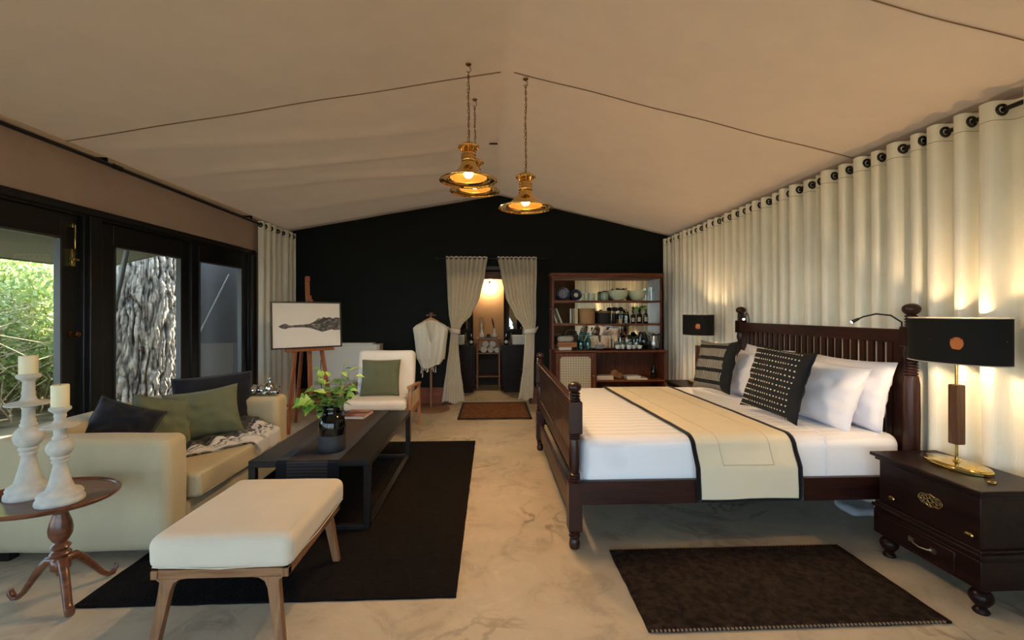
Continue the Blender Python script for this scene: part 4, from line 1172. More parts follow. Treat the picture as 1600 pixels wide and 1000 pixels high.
# ------------------------------------------------------------------ pedestal table and candle holders
PX, PY, PZ = -2.175, 2.40, .53
pt = thing('pedestal_table', 'oval walnut tripod pedestal table beside the sofa arm', 'side table', (PX, PY, 0))
obj('tabletop', MB().lathe([(.02, -.022), (.24, -.022), (.285, -.014), (.298, -.004), (.300, .004), (.294, .010), (.286, .008), (.280, .001), (.02, 0)], (PX-.065, PY-.01, PZ), 56, 1.04, .86), M_pedwood, pt, world=True, smooth=True, auto=50)
obj('column', MB().lathe([(.03, .155), (.040, .165), (.040, .21), (.028, .218), (.036, .232), (.044, .243), (.036, .254), (.026, .26), (.036, .268), (.042, .277), (.034, .287), (.022, .296), (.034, .31), (.046, .335), (.049, .365), (.043, .40), (.030, .44), (.027, .462), (.036, .472), (.046, .484), (.055, .495), (.055, .508)], (PX, PY, 0), 24), M_pedwood, pt, world=True, smooth=True, auto=60)
obj('pendant_boss', MB().lathe([(.006, .125), (.014, .13), (.02, .145), (.02, .158)], (PX, PY, 0), 16), M_pedwood, pt, world=True, smooth=True)
for an in (-40, 180, 68):
    c_, s_ = math.cos(R(an)), math.sin(R(an))
    prof = [(.82*a_, b_, c_, d_) for a_, b_, c_, d_ in [(.02, .205, .044, .022), (.07, .205, .046, .022), (.12, .165, .040, .020), (.17, .105, .032, .019), (.215, .050, .026, .018), (.25, .022, .024, .018), (.275, .022, .026, .019), (.295, .045, .020, .018), (.298, .062, .014, .015)]]
    mb = MB()
    n_ = len(prof); vs = []; fs = []; seg = 10
    for i, (r_, z, hh, ww) in enumerate(prof):
        a0 = prof[max(0, i-1)]; a1 = prof[min(n_-1, i+1)]
        tx, tz = a1[0]-a0[0], a1[1]-a0[1]; l = math.hypot(tx, tz); tx /= l; tz /= l
        for k in range(seg):
            a = 2*PI*k/seg
            q = math.cos(a)*hh*.5; s = math.sin(a)*ww
            rr_ = r_ - tz*q; zz = z + tx*q
            vs.append((PX+c_*rr_-s_*s, PY+s_*rr_+c_*s, max(.002, zz)))
    for i in range(n_-1):
        for k in range(seg): fs.append((i*seg+k, i*seg+(k+1) % seg, (i+1)*seg+(k+1) % seg, (i+1)*seg+k))
    fs.append(tuple(range(seg))); fs.append(tuple((n_-1)*seg+k for k in range(seg)))
    mb.add(vs, fs)
    obj('cabriole_leg', mb, M_pedwood, pt, world=True, smooth=True, auto=60)
M_chalk = plain('chalky_white_turned_wood', (196, 192, 182), .85, var=.22, scale=18, bmp=.5, bscale=45)
M_wax = plain('ivory_wax', (226, 216, 178), .5, var=.03)
def holder(lb, x, y, k, prof, candle):
    prof = [(r*(.93 if (.36 < z < .48 and r > .06) else .82), z) for r, z in prof]
    t_ = thing('candle_holder', lb, 'candle holder', (x, y, PZ+.001), group='turned white candle holders')
    cut = [i for i, p in enumerate(prof) if p[1] >= candle[0]-.03][0]
    obj('column', MB().lathe([p for p in prof if p[1] <= candle[2]], (0,0,0), 32, sx=1.0), M_chalk, t_, smooth=True, auto=60)
    obj('drip_pan', MB().lathe([p for p in prof if p[1] >= candle[2]], (0,0,0), 32), M_chalk, t_, smooth=True, auto=60)
    c = thing('candle', candle[5], 'candle', (x, y, PZ+.001+candle[0]), group='ivory pillar candles')
    obj('wax', MB().lathe([(candle[1]*.97, 0), (candle[1], .003), (candle[1], candle[4]-.004), (candle[1]*.93, candle[4]), (candle[1]*.5, candle[4]-.004), (.002, candle[4]-.005)], (0,0,0), 24), M_wax, c, smooth=True, auto=50)
    obj('wick', MB().tube([(0,0,candle[4]-.006), (.001, 0, candle[4]+.004), (.003, 0, candle[4]+.008)], .0012, 6), M_dark, c)
p1 = [(.108, 0), (.112, .006), (.110, .022), (.100, .034), (.104, .044), (.098, .056), (.070, .070), (.058, .10), (.046, .14), (.037, .18), (.032, .205), (.040, .212), (.042, .220), (.034, .228), (.046, .236), (.048, .244), (.040, .252), (.058, .266), (.069, .290), (.071, .305), (.066, .325), (.050, .345), (.037, .352), (.042, .358), (.040, .366), (.034, .372), (.036, .385), (.030, .392), (.030, .44), (.036, .452), (.094, .462), (.096, .468), (.086, .474), (.045, .480), (.036, .492), (.030, .51), (.034, .522), (.030, .53), (.028, .575), (.034, .585), (.056, .598), (.058, .610), (.048, .618), (.044, .612), (.002, .612)]
holder('taller white turned candle holder, left of the shorter one', -2.33, 2.40, 1, p1, (.613, .036, .46, 0, .095, 'ivory candle on the taller candle holder'))
p2 = [(.110, 0), (.114, .006), (.112, .020), (.102, .032), (.106, .042), (.098, .054), (.066, .066), (.052, .10), (.041, .14), (.034, .17), (.030, .188), (.038, .195), (.040, .202), (.032, .208), (.042, .215), (.043, .222), (.038, .228), (.054, .240), (.063, .258), (.064, .270), (.058, .288), (.044, .302), (.034, .308), (.038, .313), (.036, .32), (.030, .326), (.030, .350), (.034, .360), (.078, .368), (.080, .374), (.070, .380), (.040, .386), (.030, .396), (.026, .41), (.030, .42), (.027, .43), (.032, .438), (.050, .450), (.051, .460), (.042, .468), (.038, .462), (.002, .462)]
holder('shorter white turned candle holder, right of the taller one', -2.105, 2.32, .9, p2, (.463, .034, .366, 0, .11, 'ivory candle on the shorter candle holder'))

# ------------------------------------------------------------------ armchair
ac = thing('armchair', 'cream armchair with a light wooden frame and open arms near the back wall', 'armchair', (-1.30, 5.53, 0))
M_oak = wood('armchair_oak', (146, 100, 66), (184, 134, 94), .45, 'Z')
o = obj('seat_cushion', rbox(-1.665, -.965, 5.17, 5.80, .325, .455, .05, 18, sf(.008)), M_ivory, ac, smooth=True, auto=180, world=True); weld(o)
o = obj('back_cushion', rbox(-1.665, -.965, -.07, .07, 0, .55, .055, 18, sf(.008)), M_ivory, ac, smooth=True, auto=180)
o.data.transform(Matrix.Translation((1.30, 5.74-5.53, .43)) @ Matrix.Rotation(R(-12), 4, 'X')); weld(o)
for s, x in ((-1, -1.70), (1, -.93)):
    obj('front_leg', MB().bar((x, 5.22, 0), (x, 5.25, .60), .034, .04, w2=.04, h2=.05), M_oak, ac, world=True, bevel=.006)
    obj('rear_leg', MB().bar((x, 5.93, 0), (x, 5.84, .55), .032, .036, w2=.04, h2=.046), M_oak, ac, world=True, bevel=.006)
    obj('armrest', MB().bar((x, 5.19, .60), (x, 5.90, .55), .055, .028), M_oak, ac, world=True, bevel=.008)
    obj('side_rail', MB().bar((x, 5.22, .31), (x, 5.90, .30), .03, .055), M_oak, ac, world=True, bevel=.004)
    if s > 0: obj('side_panel', MB().box(x-.006, x+.006, 5.27, 5.86, .34, .50), fabric('woven_side', (196, 160, 116)), ac, world=True, label='woven cane side panel')
obj('front_rail', MB().box(-1.69, -.94, 5.205, 5.235, .285, .33), M_oak, ac, world=True, bevel=.004)
obj('back_rail', MB().box(-1.69, -.94, 5.86, 5.89, .30, .36), M_oak, ac, world=True, bevel=.004)
pillow('armchair_cushion', .46, .44, .15, M_green, 'olive green cushion propped on the cream armchair', 'cushion', (-1.335, 5.50, .452), R(2), R(16), 0, None, 21, pinch=.06)

# ------------------------------------------------------------------ easel with framed print
ez = thing('easel', 'brown wooden studio easel in the far left corner', 'easel', (-2.30, 5.75, 0))
dA = Vector((.80, .60, 0)); nA = Vector((.60, -.80, 0)); E0 = Vector((-2.26, 5.70, 0))
def ep(a, z, d=0): return E0 + dA*a + nA*d + Vector((0, 0, z))
obj('leg', MB().bar(ep(-.235, 0, .06), ep(-.13, 1.02, -.03), .045, .03, nA), M_easel, ez, world=True, bevel=.004)
obj('leg', MB().bar(ep(.30, 0, .06), ep(.17, 1.02, -.03), .045, .03, nA), M_easel, ez, world=True, bevel=.004)
obj('rear_leg', MB().bar(ep(0, 0, -.55), ep(0, 1.45, -.10), .035, .04, nA), M_easel, ez, world=True, bevel=.004)
obj('mast', MB().bar(ep(.03, .35, .03), ep(.03, 1.88, -.12), .05, .028, nA), M_easel, ez, world=True, bevel=.004)
obj('mast_head', MB().bar(ep(.03, 1.60, -.06), ep(.03, 1.66, -.065), .06, .05, nA).bar(ep(.03, 1.84, -.10), ep(.03, 1.90, -.11), .05, .04, nA), M_easel, ez, world=True, bevel=.004)
obj('crossbar', MB().bar(ep(-.30, .34, .03), ep(.36, .34, .03), .04, .03), M_easel, ez, world=True, bevel=.004)
obj('tray', MB().bar(ep(-.26, .995, .04), ep(.30, .995, .04), .075, .032), M_easel, ez, world=True, bevel=.004)
obj('clamp', MB().bar(ep(.03, 1.585, -.03), ep(.03, 1.60, .035), .05, .02), M_easel, ez, world=True)
fp = thing('framed_picture', 'framed monochrome picture of a floating silhouette resting on the easel', 'picture', tuple(ep(0, 1.012, .02)), rz=math.atan2(.6, .8))
tilt = Matrix.Rotation(R(-4), 4, 'X')
w_, h_ = .82, .57
def fm(mb): mb.v = [tuple(tilt @ Vector(v_)) for v_ in mb.v]; return mb
frb = MB().box(-w_/2, w_/2, -.018, .006, 0, .018).box(-w_/2, w_/2, -.018, .006, h_-.018, h_).box(-w_/2, -w_/2+.018, -.018, .006, .018, h_-.018).box(w_/2-.018, w_/2, -.018, .006, .018, h_-.018)
obj('frame', fm(frb), M_blackframe, fp)
m, t, b = base('print_paper'); b.inputs['Base Color'].default_value = lin((232, 228, 222)); b.inputs['Roughness'].default_value = .6; b.inputs['Coat Weight'].default_value = .35; b.inputs['Coat Roughness'].default_value = .04
obj('print', fm(MB().box(-w_/2+.015, w_/2-.015, -.008, .004, .015, h_-.015)), m, fp)
# silhouette: a long snout-like shape above still water with its reflection
up = [(-.33, 0), (-.31, .012), (-.275, .030), (-.25, .034), (-.22, .020), (-.19, .010), (-.17, .014), (-.12, .016), (-.05, .020), (.02, .028), (.06, .045), (.10, .072), (.13, .098), (.16, .090), (.19, .112), (.23, .100), (.26, .110), (.30, .092), (.34, .105), (.39, .10), (.39, 0)]
dn = [(.39, -.05), (.33, -.055), (.28, -.045), (.22, -.062), (.17, -.075), (.12, -.055), (.06, -.034), (.0, -.018), (-.1, -.012), (-.18, -.012), (-.22, -.018), (-.25, -.030), (-.28, -.026), (-.31, -.012)]
s2 = MB(); poly = up + dn
zc0 = .27
s2.prism([(x, z+zc0) for x, z in poly], .0082, .0088, TZ)
m2, t, b = base('print_ink'); v = mp(t, (1, 1, 2)); nn = N(t, 'ShaderNodeTexNoise'); nn.inputs['Scale'].default_value = 22; nn.inputs['Detail'].default_value = 6; t.links.new(v, nn.inputs[0])
t.links.new(ramp(t, nn.outputs[0], [(.38, lin((34, 34, 36))), (.55, lin((92, 92, 92))), (.7, lin((150, 150, 148)))]), b.inputs['Base Color']); b.inputs['Roughness'].default_value = .5
obj('printed_silhouette', fm(s2), m2, fp, label='dark grey printed silhouette')

# ------------------------------------------------------------------ cabinet air conditioner
acn = thing('air_conditioner', 'white floor console air conditioner on the dark wall behind the easel', 'air conditioner', (-2.22, 7.08, .28))
obj('case', MB().box(-2.74, -1.70, 6.97, 7.195, .28, .965), M_whiteplastic, acn, world=True, bevel=.02, seg=4)
obj('top_grille', MB().box(-2.70, -1.80, 6.985, 7.15, .962, .985), M_whiteplastic, acn, world=True, bevel=.006)
obj('vent_slot', MB().box(-2.66, -1.84, 6.975, 7.0, .935, .95), M_dark, acn, world=True)
for i in range(4): obj('louvre', MB().box(-2.66, -1.84, 6.962, 6.975, .36+i*.02, .368+i*.02), plain('louvre_grey', (150, 150, 146), .5) if i == 0 else bpy.data.materials['louvre_grey'], acn, world=True)
obj('end_cap', MB().box(-1.735, -1.69, 6.965, 7.19, .285, .97), plain('endcap', (186, 182, 172), .45), acn, world=True, bevel=.015, seg=3)
cb = thing('power_cable', 'thin dark power cable hanging behind the easel', 'cable', (-2.6, 6.9, .02))
obj('cable', MB().tube([(-2.52, 6.93, 1.0), (-2.54, 6.9, .7), (-2.53, 6.88, .4), (-2.50, 6.86, .18), (-2.40, 6.84, .04), (-2.2, 6.82, .008), (-1.9, 6.85, .008)], .006, 6), M_dark, cb, world=True, smooth=True)
rbx = thing('storage_box', 'low dark box beneath the air conditioner by the back wall', 'box', (-2.05, 6.8, 0))
obj('body', MB().box(-2.45, -1.60, 6.70, 6.94, 0, .20), M_blackwood, rbx, world=True, bevel=.006)
obj('lid', MB().box(-2.46, -1.59, 6.69, 6.95, .20, .222), M_blackwood, rbx, world=True, bevel=.004)

# ------------------------------------------------------------------ garment stand with wrap
gs = thing('garment_stand', 'wooden garment stand with a round base beside the doorway', 'coat stand', (-.90, 6.83, 0))
M_gs = wood('stand_wood', (110, 76, 50), (146, 106, 74), .5, 'Z')
obj('base', MB().lathe([(.26, 0), (.275, .006), (.275, .02), (.265, .028), (.03, .032)], (-.90, 6.83, 0), 36), M_gs, gs, world=True, smooth=True, auto=40)
obj('pole', MB().tube([(-.90, 6.83, .03), (-.90, 6.83, 1.40)], .019, 14), M_gs, gs, world=True, smooth=True)
obj('top_knob', MB().sphere((-.90, 6.83, 1.42), .036, 16, 10), plain('knob_brown', (96, 56, 36), .5), gs, world=True, smooth=True)
obj('cross_peg', MB().tube([(-.97, 6.83, 1.405), (-.83, 6.83, 1.405)], .012, 10), M_gs, gs, world=True, smooth=True)
hg = thing('coat_hanger', 'small pale wooden hanger on top of the garment stand', 'hanger', (-.90, 6.79, 1.32))
obj('bow', MB().tube([(-1.09, 6.80, 1.25), (-1.0, 6.79, 1.315), (-.93, 6.79, 1.352), (-.90, 6.79, 1.358), (-.87, 6.79, 1.352), (-.80, 6.79, 1.315), (-.71, 6.80, 1.25)], [.009, .013, .015, .015, .015, .013, .009], 10), wood('hanger_wood', (170, 124, 78), (200, 154, 104), .4, 'X'), hg, world=True, smooth=True)
obj('hook', MB().tube([(-.90, 6.79, 1.36), (-.90, 6.79, 1.395), (-.885, 6.80, 1.415), (-.87, 6.805, 1.40)], .0035, 6), M_steel, hg, world=True)
wp = thing('sleeveless_wrap', 'white sleeveless tasselled wrap hanging on the garment stand', 'robe', (-.90, 6.80, 1.0))
M_wrap = fabric('wrap_cotton', (218, 214, 200), trans=.1)
wt = [(1.335, .065), (1.315, .11), (1.29, .165), (1.255, .225), (1.215, .262), (1.17, .258), (1.10, .245), (1.0, .232), (.9, .222), (.80, .212), (.755, .205)]
def wrap(front):
    def f(u, w):
        z = 1.335-(1.335-.755)*w; hw = interp(wt, z)
        x = -hw+2*hw*u
        d = .085*math.sqrt(max(0, 1-(2*u-1)**4))*min(1, .35+w*2.2)
        fold = .006*math.sin(u*34+1.5*math.sin(z*4))*min(1, w*2)
        y = -d+fold if front else d*.8+fold
        if front:   # overlapping front panels leave a V
            vx = .075*(1-min(1, w/.62))
            cx2 = .02*w
            if abs(x-cx2) < vx: y = -.01+.04*w
        return Vector((-.90+x, 6.80+y, z))
    return f
obj('body_cloth', MB().grid(wrap(True), 80, 40).grid(wrap(False), 40, 20, flip=True), M_wrap, wp, world=True, smooth=True, auto=180)
obj('lapel', MB().tube([(-.965, 6.735, 1.325), (-.955, 6.715, 1.25), (-.93, 6.70, 1.12), (-.885, 6.695, .98)], .007, 6).tube([(-.835, 6.735, 1.325), (-.84, 6.715, 1.25), (-.86, 6.70, 1.12), (-.885, 6.692, .98), (-.88, 6.70, .78)], .007, 6), M_wrap, wp, world=True, smooth=True)
def low(u, w):
    z = .775-(.12+.03*math.sin(u*5))*w; hw = .20-.055*w
    return Vector((-.90-hw+2*hw*u, 6.80-.095*math.sqrt(max(0, 1-(2*u-1)**4))-.01+.012*math.sin(u*25)-.01*(1-w), z))
obj('lower_flap', MB().grid(low, 50, 12), M_wrap, wp, world=True, smooth=True, solid=.003)
ts = MB()
for i, x in enumerate((-1.03, -1.01, -.97, -.945, -.93, -.87, -.85, -.82, -1.0)):
    z1 = (.56, .50, .60, .57, .58, .61, .58, .57, .60)[i]
    ts.tube([(x, 6.715, .66), (x+.004, 6.71, (z1+.66)/2), (x, 6.712, z1)], [.003, .005, .009], 6)
obj('tassels', ts, M_wrap, wp, world=True, kind='stuff')

# ------------------------------------------------------------------ pendants
M_chain = plain('chain_brass', (150, 112, 62), .35, 1.0)
M_refl = plain('satin_reflector', (214, 158, 78), .28, 1.0, .03, bmp=.4, bscale=30)
def pendant(lb, x, y, z):
    t_ = thing('pendant_lamp', lb, 'pendant lamp', (x, y, z), group='brass pendant lamps under the roof ridge')
    fl = [(.203, .0), (.206, .006), (.196, .012), (.165, .010), (.140, .016), (.134, .024), (.128, .03), (.118, .045), (.095, .065), (.075, .085), (.060, .105), (.052, .125), (.048, .14)]
    obj('shade', MB().lathe(fl, (0,0,0), 48, cap=False), M_brass, t_, smooth=True, auto=60, solid=.002)
    obj('inner_reflector', MB().lathe([(.133, .018), (.126, .030), (.116, .045), (.093, .065), (.072, .086), (.056, .106)], (0,0,0), 40, cap=False), M_refl, t_, smooth=True, auto=80)
    obj('rim_roll', MB().torus((0,0,.003), .205, .004, 48, 8).torus((0,0,.022), .133, .004, 40, 8), M_brass, t_, smooth=True)
    nb = [(.048, .138), (.052, .142), (.052, .150), (.046, .154), (.046, .160), (.051, .164), (.051, .172), (.045, .176), (.045, .182), (.050, .186), (.050, .194), (.043, .198), (.043, .21)]
    obj('neck', MB().lathe(nb, (0,0,0), 28, cap=False), M_brass_hammer, t_, smooth=True, auto=50, solid=.002)
    g = MB()
    for k in range(8):
        a = 2*PI*k/8; g.tube([(.043*math.cos(a), .043*math.sin(a), .208), (.052*math.cos(a), .052*math.sin(a), .228), (.060*math.cos(a), .060*math.sin(a), .245)], .003, 6)
    obj('gallery', g, M_brass, t_, smooth=True, kind='stuff')
    obj('cap', MB().lathe([(.074, .236), (.076, .242), (.070, .250), (.055, .262), (.035, .272), (.016, .278), (.010, .286), (.003, .288)], (0,0,0), 28, cap=False), M_brass, t_, smooth=True, auto=50, solid=.002)
    kb = MB()
    for k in range(8):
        a = 2*PI*(k+.5)/8; kb.sphere((.074*math.cos(a), .074*math.sin(a), .243), .008, 8, 6)
    obj('beads', kb, M_brass, t_, smooth=True)
    obj('socket', MB().lathe([(.018, .12), (.02, .13), (.02, .19), (.012, .20)], (0,0,0), 16), M_brass, t_, smooth=True)
    obj('bulb', MB().lathe([(.002, .022), (.018, .026), (.030, .042), (.034, .06), (.030, .08), (.020, .10), (.016, .125)], (0,0,0), 20), emis('pendant_bulb', (1, .70, .38, 1), PEND_L) if not bpy.data.materials.get('pendant_bulb') else bpy.data.materials['pendant_bulb'], t_, smooth=True)
    zt = zceil(x, y)-z-.02
    ch = MB(); s = .288; k = 0
    Lk = .030
    while s < zt-.06:
        M_ = Matrix.Rotation(PI/2*(k % 2), 4, 'Z') @ Matrix.Rotation(PI/2, 4, 'X') @ Matrix.Diagonal((.5, 1, 1, 1))
        ch.torus((.003*math.sin(k*.35), 0, s+Lk/2), Lk/2+.001, .0022, 8, 5, M_)
        s += Lk*.82; k += 1
    obj('chain', ch, M_chain, t_, smooth=True, kind='stuff')
    obj('cord', MB().tube([(.004*math.sin(i*.9)+.003, .002, .285+(zt-.06-.285)*i/20) for i in range(21)], .0028, 6), plain('flex_tan', (120, 92, 58), .7) if not bpy.data.materials.get('flex_tan') else bpy.data.materials['flex_tan'], t_, smooth=True)
    obj('ceiling_hook', MB().tube([(0, 0, zt+.02), (0, 0, zt-.005), (.014, 0, zt-.018), (.016, 0, zt-.04), (0, 0, zt-.055), (-.014, 0, zt-.042)], .003, 6).lathe([(.022, zt+.008), (.018, zt), (.006, zt-.004)], (0,0,0), 16), M_chain, t_, smooth=True)
    return t_
pendant('brass pendant lamp, nearest and leftmost of the three', -.165, 3.27, 2.395)
pendant('brass pendant lamp hanging lowest, rightmost of the three', .262, 3.50, 2.255)
pendant('brass pendant lamp, farthest, half hidden behind the left one', -.14, 3.82, 2.465)
# ------------------------------------------------------------------ shelf unit on the back wall
HX0, HX1, HY0, HY1 = .885, 2.535, 6.66, 6.94
BXa, BXb, BYa = .915, 2.505, 6.42
sh = thing('display_shelf_unit', 'reddish brown open shelf unit with mirrored back and cane-door base at the back wall', 'shelf unit', (1.7, 6.8, 0))
obj('cornice', MB().box(HX0-.015, HX1+.02, HY0-.03, HY1, 1.985, 2.03).box(HX0-.005, HX1+.01, HY0-.015, HY1, 1.955, 1.99), M_cab, sh, world=True, bevel=.008, seg=3)
for x in (HX0, HX1-.035): obj('upright', MB().box(x, x+.035, HY0, HY1, .905, 1.96), M_cabz, sh, world=True, bevel=.003)
for z in (1.60, 1.255): obj('shelf', MB().box(HX0+.035, HX1-.035, HY0+.005, HY1-.012, z, z+.026), M_cab, sh, world=True, bevel=.003)
obj('mirror_back', MB().box(HX0+.035, HX1-.035, HY1-.012, HY1-.004, .905, 1.96), plain('mirror_silver', (235, 232, 224), .012, 1.0, .0), sh, world=True, label='mirrored back panel')
for x in (1.32,): pass
obj('backboard', MB().box(HX0, HX1, HY1-.004, HY1+.01, 0, 1.96), M_cabz, sh, world=True)
obj('counter', MB().box(BXa-.02, BXb+.02, BYa-.02, HY1, .88, .905), M_cab, sh, world=True, bevel=.006)
for x in (BXa, BXb-.03, 1.455): obj('side_panel', MB().box(x, x+.03, BYa+.01, HY1-.004, 0, .88), M_cabz, sh, world=True, bevel=.003)
obj('base_shelf', MB().box(1.485, BXb-.03, BYa+.02, HY1-.01, .455, .48), M_cab, sh, world=True, bevel=.003)
obj('plinth', MB().box(BXa+.02, BXb-.02, BYa+.02, HY1-.01, 0, .07), M_cab, sh, world=True)
dr = MB().box(BXa+.002, BXa+.055, BYa-.012, BYa+.01, .07, .87).box(1.41, 1.482, BYa-.012, BYa+.01, .07, .87).box(BXa+.055, 1.41, BYa-.012, BYa+.01, .82, .87).box(BXa+.055, 1.41, BYa-.012, BYa+.01, .07, .15)
dr.prism([(BXa+.055, .82), (BXa+.055, .79), (BXa+.085, .82)], -BYa-.01, -BYa+.012, TZ).prism([(1.41, .82), (1.38, .82), (1.41, .79)], -BYa-.01, -BYa+.012, TZ)
door = obj('cabinet_door', dr, M_cabz, sh, world=True)
m, t, b = base('cane_webbing'); v = mp(t)
sep = N(t, 'ShaderNodeSeparateXYZ'); t.links.new(v, sep.inputs[0])
def mth(t, op, a, c):
    n = N(t, 'ShaderNodeMath', operation=op)
    for i, x in enumerate((a, c)):
        if isinstance(x, (int, float)): n.inputs[i].default_value = x
        else: t.links.new(x, n.inputs[i])
    return n.outputs[0]
gx = mth(t, 'LESS_THAN', mth(t, 'FRACT', mth(t, 'MULTIPLY', sep.outputs['X'], 1/.036), 0), .14); gz = mth(t, 'LESS_THAN', mth(t, 'FRACT', mth(t, 'MULTIPLY', sep.outputs['Z'], 1/.036), 0), .14)
t.links.new(mix(t, mth(t, 'MAXIMUM', gx, gz), lin((190, 182, 160)), lin((120, 108, 84))), b.inputs['Base Color']); b.inputs['Roughness'].default_value = .7
obj('cane_panel', MB().box(BXa+.054, 1.411, BYa-.004, BYa, .149, .821), m, door, world=True, label='pale woven cane panel')
obj('door_knob', MB().sphere((1.445, BYa-.022, .55), .012, 10, 8), M_brass, door, world=True, smooth=True)
obj('back_panel', MB().box(1.485, BXb-.03, HY1-.018, HY1-.006, .07, .88), M_cabz, sh, world=True)

M_navyplate = None
def plate(lb, x, r_, centre):
    t_ = thing('plate', lb, 'plate', (x, HY1-.07, 1.627+r_), group='blue and white plates on the top shelf')
    m, t, b = base('blue_china_%d' % (x*100)); v = mp(t)
    ln = N(t, 'ShaderNodeVectorMath', operation='LENGTH'); t.links.new(v, ln.inputs[0])
    nn = N(t, 'ShaderNodeTexNoise'); nn.inputs['Scale'].default_value = 45; nn.inputs['Detail'].default_value = 2; t.links.new(v, nn.inputs[0])
    f = mth(t, 'MULTIPLY', mth(t, 'ADD', ln.outputs['Value'], mth(t, 'MULTIPLY', nn.outputs[0], .02)), 1/r_)
    k = (lin((34, 44, 74)), lin((150, 158, 178)))
    t.links.new(ramp(t, f, [(.18, k[1] if not centre else lin((206, 196, 160))), (.30, k[0] if not centre else lin((206, 196, 160))), (.42, k[1] if not centre else lin((206, 196, 160))), (.55, k[0]), (.70, k[1] if not centre else k[0]), (.82, k[0]), (.98, k[0])]), b.inputs['Base Color']); b.inputs['Roughness'].default_value = .25
    Mx = Matrix.Rotation(R(78), 4, 'X')
    obj('dish', MB().lathe([(.002, -.004), (r_*.55, -.004), (r_*.62, .004), (r_, .016), (r_, .020), (r_*.62, .010), (r_*.55, .002), (.002, .002)], (0,0,0), 36, m=Mx), m, t_, smooth=True)
    obj('foot_ring', MB().torus((0,0,0), r_*.5, .004, 24, 6, Matrix.Translation((0, .006, 0)) @ Mx), m, t_, smooth=True)
plate('larger blue patterned plate standing at the left of the top shelf', 1.085, .10, False)
plate('smaller blue plate with a cream centre, right of the larger plate', 1.285, .086, True)
Z1, Z2, Z3, Z4 = 1.627, 1.282, .906, .481
YS = 6.79
def glassy(name, cat, lb, x, y, z, prof, mat, group, seg=18):
    o = obj(name, MB().lathe(prof, (0,0,0), seg, cap=False), mat, smooth=True, auto=50); o.location = (x, y, z); tag(o, lb, cat, group); return o
tum = [(.003, .001), (.030, .001), (.034, .004), (.040, .115), (.037, .115), (.031, .010), (.003, .010)]
for i, (x, lb) in enumerate(((1.43, 'clear tumbler beside the blue plates'), (1.51, 'second clear tumbler from the blue plates'), (1.59, 'third clear tumbler, next to the storage jar'))):
    glassy('tumbler', 'glass', lb + ' on the top shelf', x, YS-.02*(i % 2), Z1, tum, M_clear, 'tumblers on the top shelf')
glassy('highball_glass', 'glass', 'tall clear glass at the right end of the top shelf, nearer the bowl', 2.33, YS, Z1, [(.003, .001), (.028, .001), (.032, .18), (.030, .18), (.026, .008), (.003, .008)], M_clear, 'tall glasses on the top shelf')
glassy('highball_glass', 'glass', 'tall clear glass at the right end of the top shelf, against the upright', 2.42, YS, Z1, [(.003, .001), (.028, .001), (.032, .20), (.030, .20), (.026, .008), (.003, .008)], M_clear, 'tall glasses on the top shelf')
M_celadon = plain('celadon_glaze', (198, 206, 178), .25, var=.04)
j = thing('storage_jar', 'pale green jar filled with dark beans on the top shelf', 'jar', (1.705, YS, Z1))
obj('body', MB().lathe([(.045, 0), (.05, .004), (.056, .02), (.058, .10), (.050, .125), (.046, .128)], (0,0,0), 22), plain('jar_green', (150, 170, 148), .25), j, smooth=True)
obj('contents', MB().lathe([(.045, .12), (.043, .138), (.02, .146), (.003, .148)], (0,0,0), 14), M_dark, j, smooth=True)
def bowl(lb, x, r_, h_, full):
    t_ = thing('bowl', lb, 'bowl', (x, YS, Z1), group='pale green bowls on the top shelf')
    obj('body', MB().lathe([(.003, .004), (r_*.45, 0), (r_*.5, .006), (r_*.62, .012), (r_*.86, h_*.45), (r_*.97, h_*.8), (r_, h_-.004), (r_*.98, h_), (r_*.95, h_-.004), (r_*.8, h_*.5), (r_*.5, .02), (.003, .018)], (0,0,0), 32, cap=False), M_celadon, t_, smooth=True, auto=60)
    if full:
        rr = random.Random(3)
        for i in range(16):
            a = rr.uniform(0, 6.28); q = rr.uniform(0, r_*.75)
            p = Vector((q*math.cos(a), q*math.sin(a)*.8, h_-.01))
            d = Vector((rr.uniform(-.05, .05), rr.uniform(-.02, .02), rr.uniform(.02, .055)))
            obj('seed_pod', MB().tube([p-d*.3, p+d*.35, p+d], [.006, .011, .003], 7), M_dark, t_, smooth=True)
bowl('pale green bowl heaped with black seed pods on the top shelf', 1.915, .150, .155, True)
bowl('empty pale green bowl on the top shelf, right of the heaped one', 2.20, .132, .150, False)

def book_up(lb, x, z, w, h, d, lean, col, y=YS, grp=None):
    t_ = thing('book', lb, 'book', (x, y, z), rot=(0, R(lean), 0), group=grp)
    obj('cover', MB().box(0, .004, -d/2, d/2, 0, h).box(w-.004, w, -d/2, d/2, 0, h).box(0, w, -d/2, -d/2+.004, 0, h), plain('cover_%d' % (x*1000), col, .6), t_)
    obj('pages', MB().box(.004, w-.004, -d/2+.004, d/2-.004, .004, h-.004), bpy.data.materials['paper'], t_)
book_up('white book leaning at the far left of the middle shelf', .96, Z2+.004, .022, .235, .15, -20, (206, 202, 188), grp='leaning books on the middle shelf')
book_up('second leaning book, beside the leftmost white one', 1.035, Z2+.004, .022, .235, .15, -22, (190, 206, 200), grp='leaning books on the middle shelf')
book_up('thin pale upright book left of the tan drum box', 1.235, Z2, .05, .225, .14, 0, (196, 184, 160))
M_hat = plain('tan_leatherette', (158, 126, 84), .7, var=.04); 
hb = thing('drum_box', 'tan cylindrical drum box with lid on the middle shelf', 'box', (1.435, YS, Z2))
obj('body', MB().lathe([(.118, 0), (.12, .003), (.12, .19)], (0,0,0), 36), M_hat, hb, smooth=True, auto=40)
